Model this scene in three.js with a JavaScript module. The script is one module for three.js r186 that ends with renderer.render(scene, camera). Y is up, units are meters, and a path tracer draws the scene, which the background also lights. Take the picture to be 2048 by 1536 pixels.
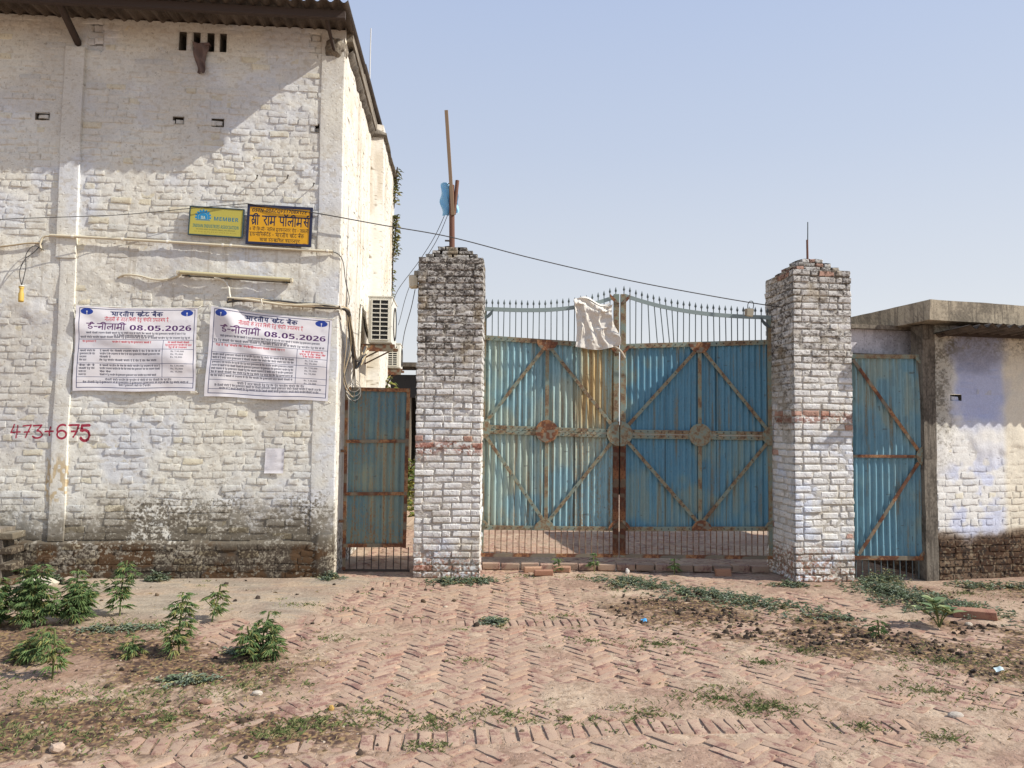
import * as THREE from 'three';
import { mergeGeometries, mergeVertices } from 'three/addons/utils/BufferGeometryUtils.js';
import { RoundedBoxGeometry } from 'three/addons/geometries/RoundedBoxGeometry.js';

// ---------------------------------------------------------------- camera, sky, sun, exposure
const scene = new THREE.Scene();
const camera = new THREE.PerspectiveCamera(53.62, 4 / 3, 0.1, 2000);
camera.position.set(0, 1.75, 0);
camera.rotation.set(THREE.MathUtils.degToRad(3.24), 0, 0.011);

const SUN = new THREE.Vector3(1.92, 1.71, 0.48).normalize();          // direction towards the sun: to the right, a little behind the camera
{
  const W = 512, H = 256, data = new Float32Array(W * H * 4);
  const stops = [[-90, .30, .27, .24], [-2, .40, .37, .34], [0, .80, .815, .82], [5, .76, .79, .815], [10, .675, .725, .80], [20, .545, .625, .78], [30, .46, .555, .765], [50, .33, .44, .69], [90, .24, .35, .61]];
  const az0 = Math.atan2(SUN.z, SUN.x);
  for (let j = 0; j < H; j++) {
    const el = ((j + .5) / H - .5) * 180;
    let k = 0; while (k < stops.length - 2 && el > stops[k + 1][0]) k++;
    const a = stops[k], b = stops[k + 1], t = Math.min(1, Math.max(0, (el - a[0]) / (b[0] - a[0])));
    for (let i = 0; i < W; i++) {
      const az = ((i + .5) / W - .5) * 2 * Math.PI, g = 1 + .06 * Math.cos(az - az0) , o = (j * W + i) * 4;
      for (let c = 0; c < 3; c++) data[o + c] = (a[c + 1] + (b[c + 1] - a[c + 1]) * t) * g * .9;
      data[o + 3] = 1;
    }
  }
  const sky = new THREE.DataTexture(data, W, H, THREE.RGBAFormat, THREE.FloatType);
  sky.mapping = THREE.EquirectangularReflectionMapping; sky.magFilter = THREE.LinearFilter; sky.minFilter = THREE.LinearFilter; sky.wrapS = THREE.RepeatWrapping; sky.needsUpdate = true;
  scene.background = sky; scene.environment = sky;
}
const sun = new THREE.DirectionalLight(new THREE.Color(1, .95, .87), 5);
sun.name = 'sun'; sun.target.position.set(0, 0, -9); sun.position.copy(SUN).multiplyScalar(40).add(sun.target.position);
sun.castShadow = true; sun.shadow.radius = .7; sun.shadow.mapSize.set(4096, 4096);
Object.assign(sun.shadow.camera, { left: -16, right: 16, top: 14, bottom: -14, near: 1, far: 90 });
scene.add(sun, sun.target);

const renderer = new THREE.WebGLRenderer({ antialias: true });
renderer.toneMapping = THREE.LinearToneMapping;
renderer.toneMappingExposure = 1.13;
renderer.shadowMap.enabled = true;

// ---------------------------------------------------------------- helpers
const { PI, sin, cos, sqrt, abs, min, max, floor, hypot, atan2 } = Math;
const clamp = (x, a = 0, b = 1) => x < a ? a : x > b ? b : x;
const mix = (a, b, t) => a + (b - a) * t;
const sst = (a, b, x) => { const t = clamp((x - a) / (b - a)); return t * t * (3 - 2 * t); };
const rng = (s) => () => { s = (s + 0x6d2b79f5) | 0; let t = Math.imul(s ^ (s >>> 15), 1 | s); t = (t + Math.imul(t ^ (t >>> 7), 61 | t)) ^ t; return ((t ^ (t >>> 14)) >>> 0) / 4294967296; };
const hsh = (x, y, s) => { let h = Math.imul(x, 374761393) ^ Math.imul(y, 668265263) ^ Math.imul(s, 2246822519); h = Math.imul(h ^ (h >>> 13), 1274126177); return ((h ^ (h >>> 16)) >>> 0) / 4294967296; };
function vn(x, y, s = 0) {
  const ix = floor(x), iy = floor(y), fx = x - ix, fy = y - iy, u = fx * fx * (3 - 2 * fx), v = fy * fy * (3 - 2 * fy);
  return mix(mix(hsh(ix, iy, s), hsh(ix + 1, iy, s), u), mix(hsh(ix, iy + 1, s), hsh(ix + 1, iy + 1, s), u), v);
}
function fbm(x, y, o = 4, s = 0) { let a = .5, t = 0, n = 0; for (let i = 0; i < o; i++) { t += a * vn(x, y, s + i * 17); n += a; a *= .55; x = x * 2.03 + 11.3; y = y * 2.03 + 5.7; } return t / n; }
function vnP(x, y, p, s) {                                              // tileable value noise, period p
  const ix = floor(x), iy = floor(y), fx = x - ix, fy = y - iy, u = fx * fx * (3 - 2 * fx), v = fy * fy * (3 - 2 * fy), m = (n) => ((n % p) + p) % p;
  return mix(mix(hsh(m(ix), m(iy), s), hsh(m(ix + 1), m(iy), s), u), mix(hsh(m(ix), m(iy + 1), s), hsh(m(ix + 1), m(iy + 1), s), u), v);
}
function tex(w, h, fn, srgb = true) {                                    // fn(u, v) -> [r, g, b] 0..255; v = 0 is the bottom row
  const d = new Uint8Array(w * h * 4), out = [0, 0, 0];
  for (let j = 0, o = 0; j < h; j++) for (let i = 0; i < w; i++, o += 4) { const c = fn((i + .5) / w, (j + .5) / h, out) || out; d[o] = clamp(c[0], 0, 255); d[o + 1] = clamp(c[1], 0, 255); d[o + 2] = clamp(c[2], 0, 255); d[o + 3] = 255; }
  const t = new THREE.DataTexture(d, w, h); t.magFilter = THREE.LinearFilter; t.minFilter = THREE.LinearMipmapLinearFilter; t.generateMipmaps = true;
  if (srgb) t.colorSpace = THREE.SRGBColorSpace; t.needsUpdate = true; return t;
}
const tile = (t, rx, ry) => { const c = t.clone(); c.wrapS = c.wrapT = THREE.RepeatWrapping; c.repeat.set(rx, ry); c.needsUpdate = true; return c; };
const L3 = (c, a, t) => { c[0] = mix(c[0], a[0], t); c[1] = mix(c[1], a[1], t); c[2] = mix(c[2], a[2], t); };
const std = (o) => new THREE.MeshStandardMaterial({ roughness: .9, ...o });
const lin = (r, g, b) => new THREE.Color().setRGB(r, g, b);

const taken = {};
const numbered = (n) => { const k = taken[n] = (taken[n] ?? -1) + 1; return k ? n + '_' + String(k).padStart(3, '0') : n; };
function mesh(name, geo, m, parent) {
  const o = new THREE.Mesh(geo, m); o.name = parent ? name : numbered(name); o.castShadow = o.receiveShadow = true;
  (parent ?? scene).add(o); return o;
}
function tag(o, label, category, group, kind) { if (label) o.userData.label = label; if (category) o.userData.category = category; if (group) o.userData.group = group; if (kind) o.userData.kind = kind; return o; }
function thing(name, label, category, [x, y, z] = [0, 0, 0], turn = 0, group) {
  const o = new THREE.Group(); o.name = numbered(name); o.position.set(x, y, z); o.rotation.y = turn; scene.add(o); return tag(o, label, category, group);
}
const part = (name, parent) => { const g = new THREE.Group(); g.name = name; parent.add(g); return g; };

class GB {                                                              // geometry builder: positions, uv, colours, triangles
  constructor() { this.p = []; this.u = []; this.c = []; this.i = []; this.f = []; }
  grid(nx, ny, fn, col = [1, 1, 1], skip, face) {
    const b = this.p.length / 3; if (face) for (let j = 1; j < ny; j++) for (let i = 1; i < nx; i++) this.f.push([b + j * (nx + 1) + i, face]);
    for (let j = 0; j <= ny; j++) for (let i = 0; i <= nx; i++) { const q = fn(i, j); this.p.push(q[0], q[1], q[2]); this.u.push(q[3] ?? 0, q[4] ?? 0); this.c.push(col[0], col[1], col[2]); }
    for (let j = 0; j < ny; j++) for (let i = 0; i < nx; i++) { if (skip && skip(i, j)) continue; const a = b + j * (nx + 1) + i, d = a + nx + 1; this.i.push(a, a + 1, d + 1, a, d + 1, d); }
    return this;
  }
  tri(pts, uvs, col = [1, 1, 1]) { const b = this.p.length / 3; pts.forEach((q, k) => { this.p.push(q[0], q[1], q[2]); this.u.push(...(uvs?.[k] ?? [0, 0])); this.c.push(...col); }); for (let k = 2; k < pts.length; k++) this.i.push(b, b + k - 1, b + k); return this; }
  geo() {
    const g = new THREE.BufferGeometry();
    g.setAttribute('position', new THREE.Float32BufferAttribute(this.p, 3)); g.setAttribute('uv', new THREE.Float32BufferAttribute(this.u, 2)); g.setAttribute('color', new THREE.Float32BufferAttribute(this.c, 3));
    g.setIndex(this.i); g.computeVertexNormals();
    const n = g.attributes.normal, v = new THREE.Vector3(); for (const [k, a] of this.f) { v.fromBufferAttribute(n, k); if (v.dot(a) < 0) v.negate(); v.multiplyScalar(.35).addScaledVector(a, .65).normalize(); n.setXYZ(k, v.x, v.y, v.z); } // worn edges are narrow: faces stay flat
    return g;
  }
}
const V = (x, y, z) => new THREE.Vector3(x, y, z);
function box(w, h, d, x = 0, y = 0, z = 0, rx = 0, ry = 0, rz = 0, r = 0) {
  const g = r ? new RoundedBoxGeometry(w, h, d, 1, r) : new THREE.BoxGeometry(w, h, d);
  g.applyMatrix4(new THREE.Matrix4().makeRotationFromEuler(new THREE.Euler(rx, ry, rz)).setPosition(x, y, z)); return g;
}
function cyl(r0, r1, a, b, seg = 8) {                                    // tapered rod from a (radius r0) to b (radius r1)
  const A = V(...a), B = V(...b), g = new THREE.CylinderGeometry(r1, r0, A.distanceTo(B), seg, 1);
  g.applyQuaternion(new THREE.Quaternion().setFromUnitVectors(V(0, 1, 0), B.clone().sub(A).normalize())); g.translate((a[0] + b[0]) / 2, (a[1] + b[1]) / 2, (a[2] + b[2]) / 2); return g;
}
const tube = (pts, r, seg = 24, rad = 6) => new THREE.TubeGeometry(new THREE.CatmullRomCurve3(pts.map((p) => V(...p))), seg, r, rad);
const join = (list) => { const l = list.map((g) => { const h = g.index ? g.toNonIndexed() : g; for (const k of Object.keys(h.attributes)) if (!['position', 'normal', 'uv'].includes(k)) h.deleteAttribute(k); return h; }); return mergeGeometries(l); };
function planar(g, sx, sy, ox = 0, oy = 0, ax = 'xy') {                 // metric planar uv; faces seen edge-on take the third axis in
  const p = g.attributes.position, n = g.attributes.normal, u = new Float32Array(p.count * 2);
  for (let i = 0; i < p.count; i++) { const a = p.getX(i) + p.getZ(i) * .7, b = ax === 'xy' ? p.getY(i) + p.getZ(i) * .7 : p.getZ(i); u[2 * i] = (a - ox) * sx; u[2 * i + 1] = (b - oy) * sy; }
  g.setAttribute('uv', new THREE.BufferAttribute(u, 2)); return g;
}
// ---------------------------------------------------------------- shared relief and colour textures
const roughTile = tex(512, 512, (u, v, c) => {                          // 1 m of brushed lime wash, sand and pits
  let n = 0, a = .5; for (let p = 8, k = 0; k < 6; k++, p *= 2, a *= .62) n += a * vnP(u * p, v * p * (k === 2 ? .5 : 1), k === 2 ? p : p, 50 + k);
  const pit = vnP(u * 64, v * 64, 64, 91); n = n * 170 - (pit > .82 ? (pit - .82) * 300 : 0); c[0] = c[1] = c[2] = n;
}, false);
const rustTile = tex(1024, 1024, (u, v, c) => {                        // 1 m of blistered blue-grey paint over rust
  const n = vnP(u * 8, v * 8, 8, 3) * .45 + vnP(u * 24, v * 24, 24, 4) * .3 + vnP(u * 90, v * 90, 90, 5) * .25, f = vnP(u * 200, v * 200, 200, 6);
  c[0] = 120 + f * 14; c[1] = 134 + f * 12; c[2] = 124 + f * 10;
  L3(c, [146, 132, 102], sst(.34, .58, n) * .7); L3(c, [132, 98, 68], sst(.48, .66, n) * (.3 + .4 * f)); L3(c, [92, 66, 50], sst(.6, .74, n) * .5);
  if (f > .9) L3(c, [50, 36, 28], .6);
});
const rustRed = tex(512, 512, (u, v, c) => {                           // 0.5 m of heavy rust
  const n = vnP(u * 6, v * 6, 6, 23) * .4 + vnP(u * 24, v * 24, 24, 24) * .3 + vnP(u * 80, v * 80, 80, 25) * .3;
  c[0] = 142; c[1] = 98; c[2] = 66; L3(c, [100, 64, 46], sst(.4, .6, n)); L3(c, [160, 122, 86], sst(.42, .28, n)); L3(c, [128, 130, 116], sst(.55, .74, vnP(u * 9, v * 9, 9, 77)) * .7);
});
for (const t of [roughTile, rustTile, rustRed]) t.wrapS = t.wrapT = THREE.RepeatWrapping;
const M = {
  paintIron: std({ map: rustTile, bumpMap: rustTile, bumpScale: .002, roughness: .75, metalness: .15 }),
  rustIron: std({ map: rustRed, bumpMap: rustRed, bumpScale: .003, roughness: .92 }),
  footRust: std({ map: rustRed, color: lin(.62, .52, .46), bumpMap: rustRed, bumpScale: .003, roughness: .92 }),
  darkIron: std({ color: lin(.06, .045, .035), roughness: .8 }),
  bluedIron: std({ color: lin(.10, .125, .13), roughness: .65, metalness: .3 }),
  pvc: std({ color: lin(.62, .55, .40), roughness: .45 }),
  pvcWhite: std({ color: lin(.74, .70, .60), roughness: .5 }),
  cable: std({ color: lin(.05, .045, .04), roughness: .6 }),
  cableTan: std({ color: lin(.40, .31, .19), roughness: .8 }),
  acWhite: std({ color: lin(.70, .67, .58), roughness: .5 }),
  dark: std({ color: lin(.02, .02, .02), roughness: .9 }),
  wood: std({ color: lin(.055, .038, .03), roughness: .9, bumpMap: tile(roughTile, 3, 1), bumpScale: .004 }),
};
const conc = (s, base, darkc, bump = .006) => { const t = tex(512, 512, (u, v, c) => { const n = vnP(u * 5, v * 5, 5, s) * .4 + vnP(u * 16, v * 8, 16, s + 1) * .3 + vnP(u * 60, v * 60, 60, s + 2) * .3; c[0] = base[0]; c[1] = base[1]; c[2] = base[2]; const st = vnP(u * 40, v * 3, 40, s + 5) * .55 + vnP(u * 110, v * 9, 110, s + 6) * .45; L3(c, darkc, sst(.3, .8, n) * .75); L3(c, darkc, sst(.5, .8, st) * .55); const f = vnP(u * 128, v * 128, 128, s + 3); if (f > .75) L3(c, [70, 64, 56], (f - .75) * 2); const q = (vnP(u * 200, v * 200, 200, s + 7) - .5) * 16; c[0] += q; c[1] += q; c[2] += q; }); t.wrapS = t.wrapT = THREE.RepeatWrapping; return std({ map: t, bumpMap: tile(roughTile, 1, 1), bumpScale: bump, roughness: .95 }); };
M.concrete = conc(301, [150, 140, 124], [84, 76, 66]);
M.concreteDark = conc(331, [120, 112, 100], [58, 52, 45]);
M.asbestos = conc(361, [98, 88, 78], [60, 52, 45], .004);

// ---------------------------------------------------------------- brick walls
// One whitewashed brick: a pillow of 6 x 4 cells whose outer ring sinks into the mortar.
const ZUP = new THREE.Vector3(0, 0, 1), YUP = new THREE.Vector3(0, 1, 0);
function brickPatch(gb, x0, x1, y0, y1, z, R, uv, col, sag = 0) {
  const tx = [-.02, .03, .3, .7, .97, 1.02], ty = [-.05, .09, .91, 1.05], k = R() * 100, tw = (R() - .5) * .006, tl = (R() - .5) * .008, w = x1 - x0, h = y1 - y0;
  gb.grid(5, 3, (i, j) => {
    const rim = i === 0 || i === 5 || j === 0 || j === 3;
    let x = x0 + w * tx[i], y = y0 + h * ty[j];
    const n = vn(x * 21 + k, y * 21, 7), m = vn(x * 60, y * 60 + k, 8);
    x += (vn(x * 30 + k, y * 30, 9) - .5) * .016; y += (vn(x * 14, y * 40 + k, 10) - .5) * .016 + sag * (i - 2.5) * .001;
    const zz = rim ? z - .022 : z + (n - .5) * .014 + (m - .5) * .006 + tw * (i - 2.5) / 2.5 + tl * (j - 1.5) / 1.5;
    const q = uv(x, y); return [x, y + (vn(x * 1.9, y * .8, 12) - .5) * .030, zz, q[0], q[1]];
  }, col, null, ZUP);
}
// courses of bricks over [x0,x1] x [y0,y1]; the first `single` of them that pass pick() become meshes of their own, the rest one part
function brickwork(parent, name, o, m) {
  const R = rng(o.seed), all = new GB(), H = o.course ?? .0785; let left = o.single ?? 300, row = 0;
  for (let y = o.y0; y < o.y1 - .02; y += H, row++) {
    const head = R() < (o.headers ?? .3), L0 = head ? .115 : .228;
    let x = o.x0 - (row % 2 ? L0 / 2 : 0) - R() * .03;
    while (x < o.x1) {
      const L = (R() < .12 ? .115 : L0) * (.94 + R() * .12), xa = max(x, o.x0), xb = min(x + L - .006, o.x1), ya = y + .003 + (R() - .5) * .006, yb = min(y + H - .005 + (R() - .5) * .006, o.y1);
      x += L;
      if (xb - xa < .035) continue;
      const cx = (xa + xb) / 2, cy = (ya + yb) / 2;
      if (o.holes?.some((q) => cx > q[0] - .05 && cx < q[1] + .05 && yb > q[2] + .01 && ya < q[3] - .01)) { if (o.holes.some((q) => xb > q[0] && xa < q[1] && yb > q[2] + .01 && ya < q[3] - .01)) continue; }
      const z = (o.z?.(cx, cy) ?? 0) + (R() - .45) * (o.proud ?? .012), t = .95 + R() * .09, q = R(), col = q < .09 ? [1.0 * t, .96 * t, .84 * t] : q < .13 ? [.93 * t, .95 * t, .99 * t] : [t, t, t].map((v) => min(v, 1.03));
      const sag = (R() - .5) * 2;
      if (left > 0 && o.pick(cx, cy)) { const g = new GB(); brickPatch(g, xa, xb, ya, yb, z, R, o.uv, col, sag); mesh('brick', g.geo(), m, parent); left--; }
      else brickPatch(all, xa, xb, ya, yb, z, R, o.uv, col, sag);
    }
  }
  if (all.i.length) tag(mesh(name, all.geo(), m, parent), null, null, null, 'stuff');
}
// mortar bed behind the bricks: a sheet of cells with lumps; hole rectangles stay open
function mortarBed(o) {
  const nx = Math.round((o.x1 - o.x0) / o.step), ny = Math.round((o.y1 - o.y0) / o.step);
  return new GB().grid(nx, ny, (i, j) => { const x = mix(o.x0, o.x1, i / nx), y = mix(o.y0, o.y1, j / ny), q = o.uv(x, y); return [x, y, o.z(x, y), q[0], q[1]]; }, [1, 1, 1],
    (i, j) => { const x = mix(o.x0, o.x1, (i + .5) / nx), y = mix(o.y0, o.y1, (j + .5) / ny); return o.holes?.some((q) => x > q[0] && x < q[1] && y > q[2] && y < q[3]); }).geo();
}
// a niche behind a hole rectangle, open to the front
function niche(q, d, m, parent, name = 'niche', open = false) {
  const [a, b, c, e] = q, g = new GB(), f = 0.004, P = (pts) => g.tri(pts, pts.map((p) => [p[0] + p[2], p[1]]));
  P([[a, c, f], [a, c, -d], [a, e, -d], [a, e, f]]); P([[b, c, f], [b, e, f], [b, e, -d], [b, c, -d]]); P([[a, c, f], [b, c, f], [b, c, -d], [a, c, -d]]); P([[a, e, f], [a, e, -d], [b, e, -d], [b, e, f]]); if (!open) P([[a, c, -d], [b, c, -d], [b, e, -d], [a, e, -d]]);
  return mesh(name, g.geo(), m, parent);
}
// shared stain recipe of the lime-washed brick: dark, grainy mould
const grain = (x, y, s) => vn(x * 38, y * 46, s) * .45 + vn(x * 95, y * 110, s + 1) * .35 + vn(x * 14, y * 17, s + 2) * .2;
// ---------------------------------------------------------------- ground: soil sheet, brick-on-edge paving, cement apron
const segD = (x, d, ax, ad, bx, bd) => { const t = clamp(((x - ax) * (bx - ax) + (d - ad) * (bd - ad)) / ((bx - ax) ** 2 + (bd - ad) ** 2)); return hypot(x - ax - (bx - ax) * t, d - ad - (bd - ad) * t); };
const litter = (x, d) => {                                             // where dry litter and dung lie
  const w = (fbm(x * 1.6, d * 1.6, 3, 41) - .5) * 1.5;
  return max(sst(.95, .15, segD(x, d, 1.3, 7.7, 2.5, 7.0) + w), sst(.75, .15, segD(x, d, 2.3, 6.9, 4.6, 4.9) + w), sst(.5, .1, segD(x, d, 4.1, 7.0, 5.8, 5.2) + w), sst(.9, .25, segD(x, d, -4.4, 6.1, -2.0, 5.5) + w), sst(.75, .2, segD(x, d, -3.0, 4.5, -1.2, 4.55) + w), sst(.4, .05, segD(x, d, 4.6, 8.6, 6.5, 8.4) + w));
};
const apron = (x, d) => sst(.0, .6, min((x + 6.2), (-1.75 - x) + (d - 7.6) * .25, d - 6.75 - .12 * sin(x * 2.3), 8.95 - d) + (fbm(x * 2, d * 2, 3, 61) - .5) * .5 + .25);
const roll = (x, d) => .045 * (fbm(x * .45 + 3, d * .45, 2, 5) - .5);
function cover(x, d) { const n = fbm(x * .9, d * .9, 4, 11), p = fbm(x * 4, d * 4, 3, 12); const bare = max(sst(.55, .15, segD(x, d, -1.9, 8.45, -.8, 8.45)), .8 * sst(.7, .2, segD(x, d, -1.5, 7.3, -.4, 7.3)), .7 * sst(.35, .1, segD(x, d, -2.2, 4.25, 2.2, 4.6))); return clamp((sst(.46, .64, n * .7 + p * .3) * .85) * (1 - bare) + litter(x, d) * .55 + sst(3.1, 4.3, x) * sst(6.2, 7.6, d) * .9 + sst(-2.2, -3.2, x) * .7 + sst(8.0, 8.8, d) * sst(-.4, .2, x) * .35); }
const soilY = (x, d) => roll(x, d) - .0095 + .021 * max(cover(x, d), apron(x, d) * 1.1) + .012 * (fbm(x * 7, d * 7, 3, 13) - .5) + litter(x, d) * .02 * (fbm(x * 12, d * 12, 2, 14) - .3) * (d < 9 ? 1 : 0);
const GX0 = -7, GX1 = 7, GD0 = 2.5, GD1 = 13.5;
const groundMap = tex(2048, 1600, (u, v, c) => {
  const x = mix(GX0, GX1, u), d = mix(GD1, GD0, v), n = fbm(x * 2.2, d * 2.2, 4, 21), f = fbm(x * 30, d * 30, 3, 22), g = vn(x * 140, d * 140, 23);
  c[0] = 166; c[1] = 142; c[2] = 120; L3(c, [180, 158, 134], sst(.5, .75, n)); L3(c, [148, 119, 101], sst(.5, .3, n) * .8);
  L3(c, [120, 96, 76], sst(.52, .72, f) * .5);
  const a = apron(x, d); if (a > 0) { const ac = [160, 148, 130]; const t = fbm(x * 3, d * 7, 5, 25); L3(ac, [138, 126, 110], sst(.45, .65, t) * .7); L3(ac, [172, 152, 126], sst(.48, .32, t) * .8); L3(c, ac, a * (.5 + .4 * sst(.35, .6, fbm(x * 1.5, d * 2.5, 3, 29)))); }
  const l = litter(x, d) * (1 - a * .8); if (l > .02) { const lc = [104, 78, 58]; L3(lc, [66, 47, 36], sst(.48, .62, f)); L3(lc, [142, 116, 78], sst(.62, .7, vn(x * 60, d * 60, 24))); L3(c, lc, l * sst(.36, .56, f * .6 + fbm(x * 6, d * 6, 3, 26) * .4 + l * .12)); }
  const s = (g - .5) * 26; c[0] += s; c[1] += s; c[2] += s; if (g > .93) L3(c, [216, 200, 176], .5); if (g < .05) L3(c, [70, 52, 40], .6);
});
const groundMat = std({ map: groundMap, bumpMap: tile(roughTile, 20, 15), bumpScale: .02, roughness: 1 });
const gUV = (x, d) => [(x - GX0) / (GX1 - GX0), 1 - (d - GD0) / (GD1 - GD0)];
const ground = (() => {
  const far = [400, 90, 30, 14], xs = [], ds = []; // fine cells in view, ever wider ones to the horizon
  for (const f of far) xs.push(-f); for (let x = -7; x <= 7.001; x += .04) xs.push(x); for (const f of [...far].reverse()) xs.push(f);
  ds.push(-300, -60, -12, -3, 0, 1.5); for (let d = 2.5; d <= 13.501; d += d < 6 ? .032 : .05) ds.push(d); ds.push(18, 30, 80, 300, 900);
  const g = new GB().grid(xs.length - 1, ds.length - 1, (i, j) => { const x = xs[i], d = ds[j], inn = abs(x) <= 7.01 && d >= 2.5 && d <= 13.51; const q = gUV(clamp(x, GX0, GX1), clamp(d, GD0, GD1)); return [x, inn ? soilY(x, d) : 0, -d, q[0], q[1]]; }).geo();
  return tag(mesh('ground', g, groundMat), 'dusty tan soil and litter of the forecourt', null, null, 'structure');
})();

const brickMap = tex(512, 512, (u, v, c) => { const n = vnP(u * 6, v * 6, 6, 31) * .4 + vnP(u * 22, v * 22, 22, 32) * .35 + vnP(u * 90, v * 90, 90, 33) * .25; c[0] = 158; c[1] = 127; c[2] = 110; L3(c, [172, 146, 124], sst(.40, .60, n)); L3(c, [132, 98, 86], sst(.42, .3, n)); const f = vnP(u * 170, v * 170, 170, 34); if (f > .85) L3(c, [104, 76, 64], .5); if (f < .08) L3(c, [206, 186, 164], .6); });
brickMap.wrapS = brickMap.wrapT = THREE.RepeatWrapping;
const paveMat = std({ map: brickMap, bumpMap: brickMap, bumpScale: .004, roughness: .98, vertexColors: true });
const paving = part('brick_paving', scene); paving.userData = { kind: 'structure', label: 'worn herringbone paving of bricks laid on edge' };
{
  const R = rng(77), W = .075, all = new GB(), list = [], n = 3, A = 45.5 * PI / 180, ca = cos(A), sa = sin(A);
  const rows = [{ d: (x) => 8.5, x0: -2.15, x1: -.75 }, { d: (x) => 6.98 + .05 * x, x0: -2.1, x1: 1.2 }, { d: (x) => 4.44 + .1 * x + .05 * sin(x * 1.7), x0: -2.6, x1: 4.4 }];
  const ok = (x, d) => d > 3.7 && d < 13 && abs(x) < 6.6 && !(d > 9.25 && (x < -2.1 || x > 3.2)) && !(d > 8.8 && d < 9.65 && x > -1.1 && x < -.36) && !(d > 8.8 && x > 3.25) && apron(x, d) < .5 && (d > 9.2 || hypot(0, 0) === 0) && !(x < -2.0 && d > 8.75);
  const add = (x, d, ang, L, w) => list.push({ x, d, ang, L, w });
  for (let i = -130; i < 130; i++) for (let j = -130; j < 130; j++) {
    const m = ((i - j) % (2 * n) + 2 * n) % (2 * n); let cx, cy, ang;
    if (m === 0) { cx = (i + n / 2) * W; cy = (j + .5) * W; ang = 0; } else if (m === n) { cx = (i + .5) * W; cy = (j - n / 2 + 1) * W; ang = PI / 2; } else continue;
    const x = cx * ca - cy * sa, d = 7 + cx * sa + cy * ca;
    if (!ok(x, d) || rows.some((r) => x > r.x0 - .1 && x < r.x1 + .1 && abs(d - r.d(x)) < .15)) continue;
    add(x, d, A + ang, n * W, W);
  }
  for (const r of rows) for (let x = r.x0; x < r.x1; x += .079) if (ok(x, r.d(x)) && apron(x, r.d(x)) < .5) add(x, r.d(x) + (R() - .5) * .02, PI / 2 + (R() - .5) * .14 + .1, .222, .078);
  const inView = (b) => abs(b.x) < b.d * .68 && b.d > 3.95;
  const near = new Set(list.filter((b) => inView(b) && soilY(b.x, b.d) < roll(b.x, b.d) + .004).sort((a, b) => a.d - b.d).slice(0, 300));
  for (const b of list) {
    const y0 = roll(b.x, b.d) + .002 + (R() - .5) * .009 + (R() < .06 ? -.012 : 0), tl = (R() - .5) * .045, tw = (R() - .5) * .07, t = .9 + R() * .18, q = R(), col = q < .1 ? [t * .95, t * .88, t * .87] : q < .24 ? [t * 1.04, t, t * .95] : [t, t, t], ou = R(), ov = R(), k = R() * 90, c = cos(b.ang + (R() - .5) * .05), s = sin(b.ang), L = b.L - .006 - R() * .010, w = b.w - .005 - R() * .009;
    const g = near.has(b) ? new GB() : all, tx = [-.5, -.47, -.2, .2, .47, .5], ty = [-.5, -.44, .44, .5], ch = R() < .18 ? R() : 2;
    g.grid(5, 3, (i, j) => {
      const rim = i === 0 || i === 5 || j === 0 || j === 3, a = tx[i] * L, e = ty[j] * w, jx = (vn(i * 3.1 + k, j * 2.7, 1) - .5) * .010;
      const x = b.x + a * c - e * s + jx, d = b.d + a * s + e * c + (vn(i * 2.3, j * 3.9 + k, 2) - .5) * .008;
      let y = y0 + a * tl + e * tw + (vn(i * 1.3 + k, j * 1.7, 3) - .5) * .006; if (rim) y -= .024; else if (ch < 1 && i === (ch < .5 ? 1 : 4)) y -= .014;
      return [x, y, -d, ou + a * 2, ov + e * 2];
    }, col, null, YUP);
    if (g !== all) mesh('brick', g.geo(), paveMat, paving);
  }
  tag(mesh('farther_bricks', all.geo(), paveMat, paving), null, null, null, 'stuff');
}
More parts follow.
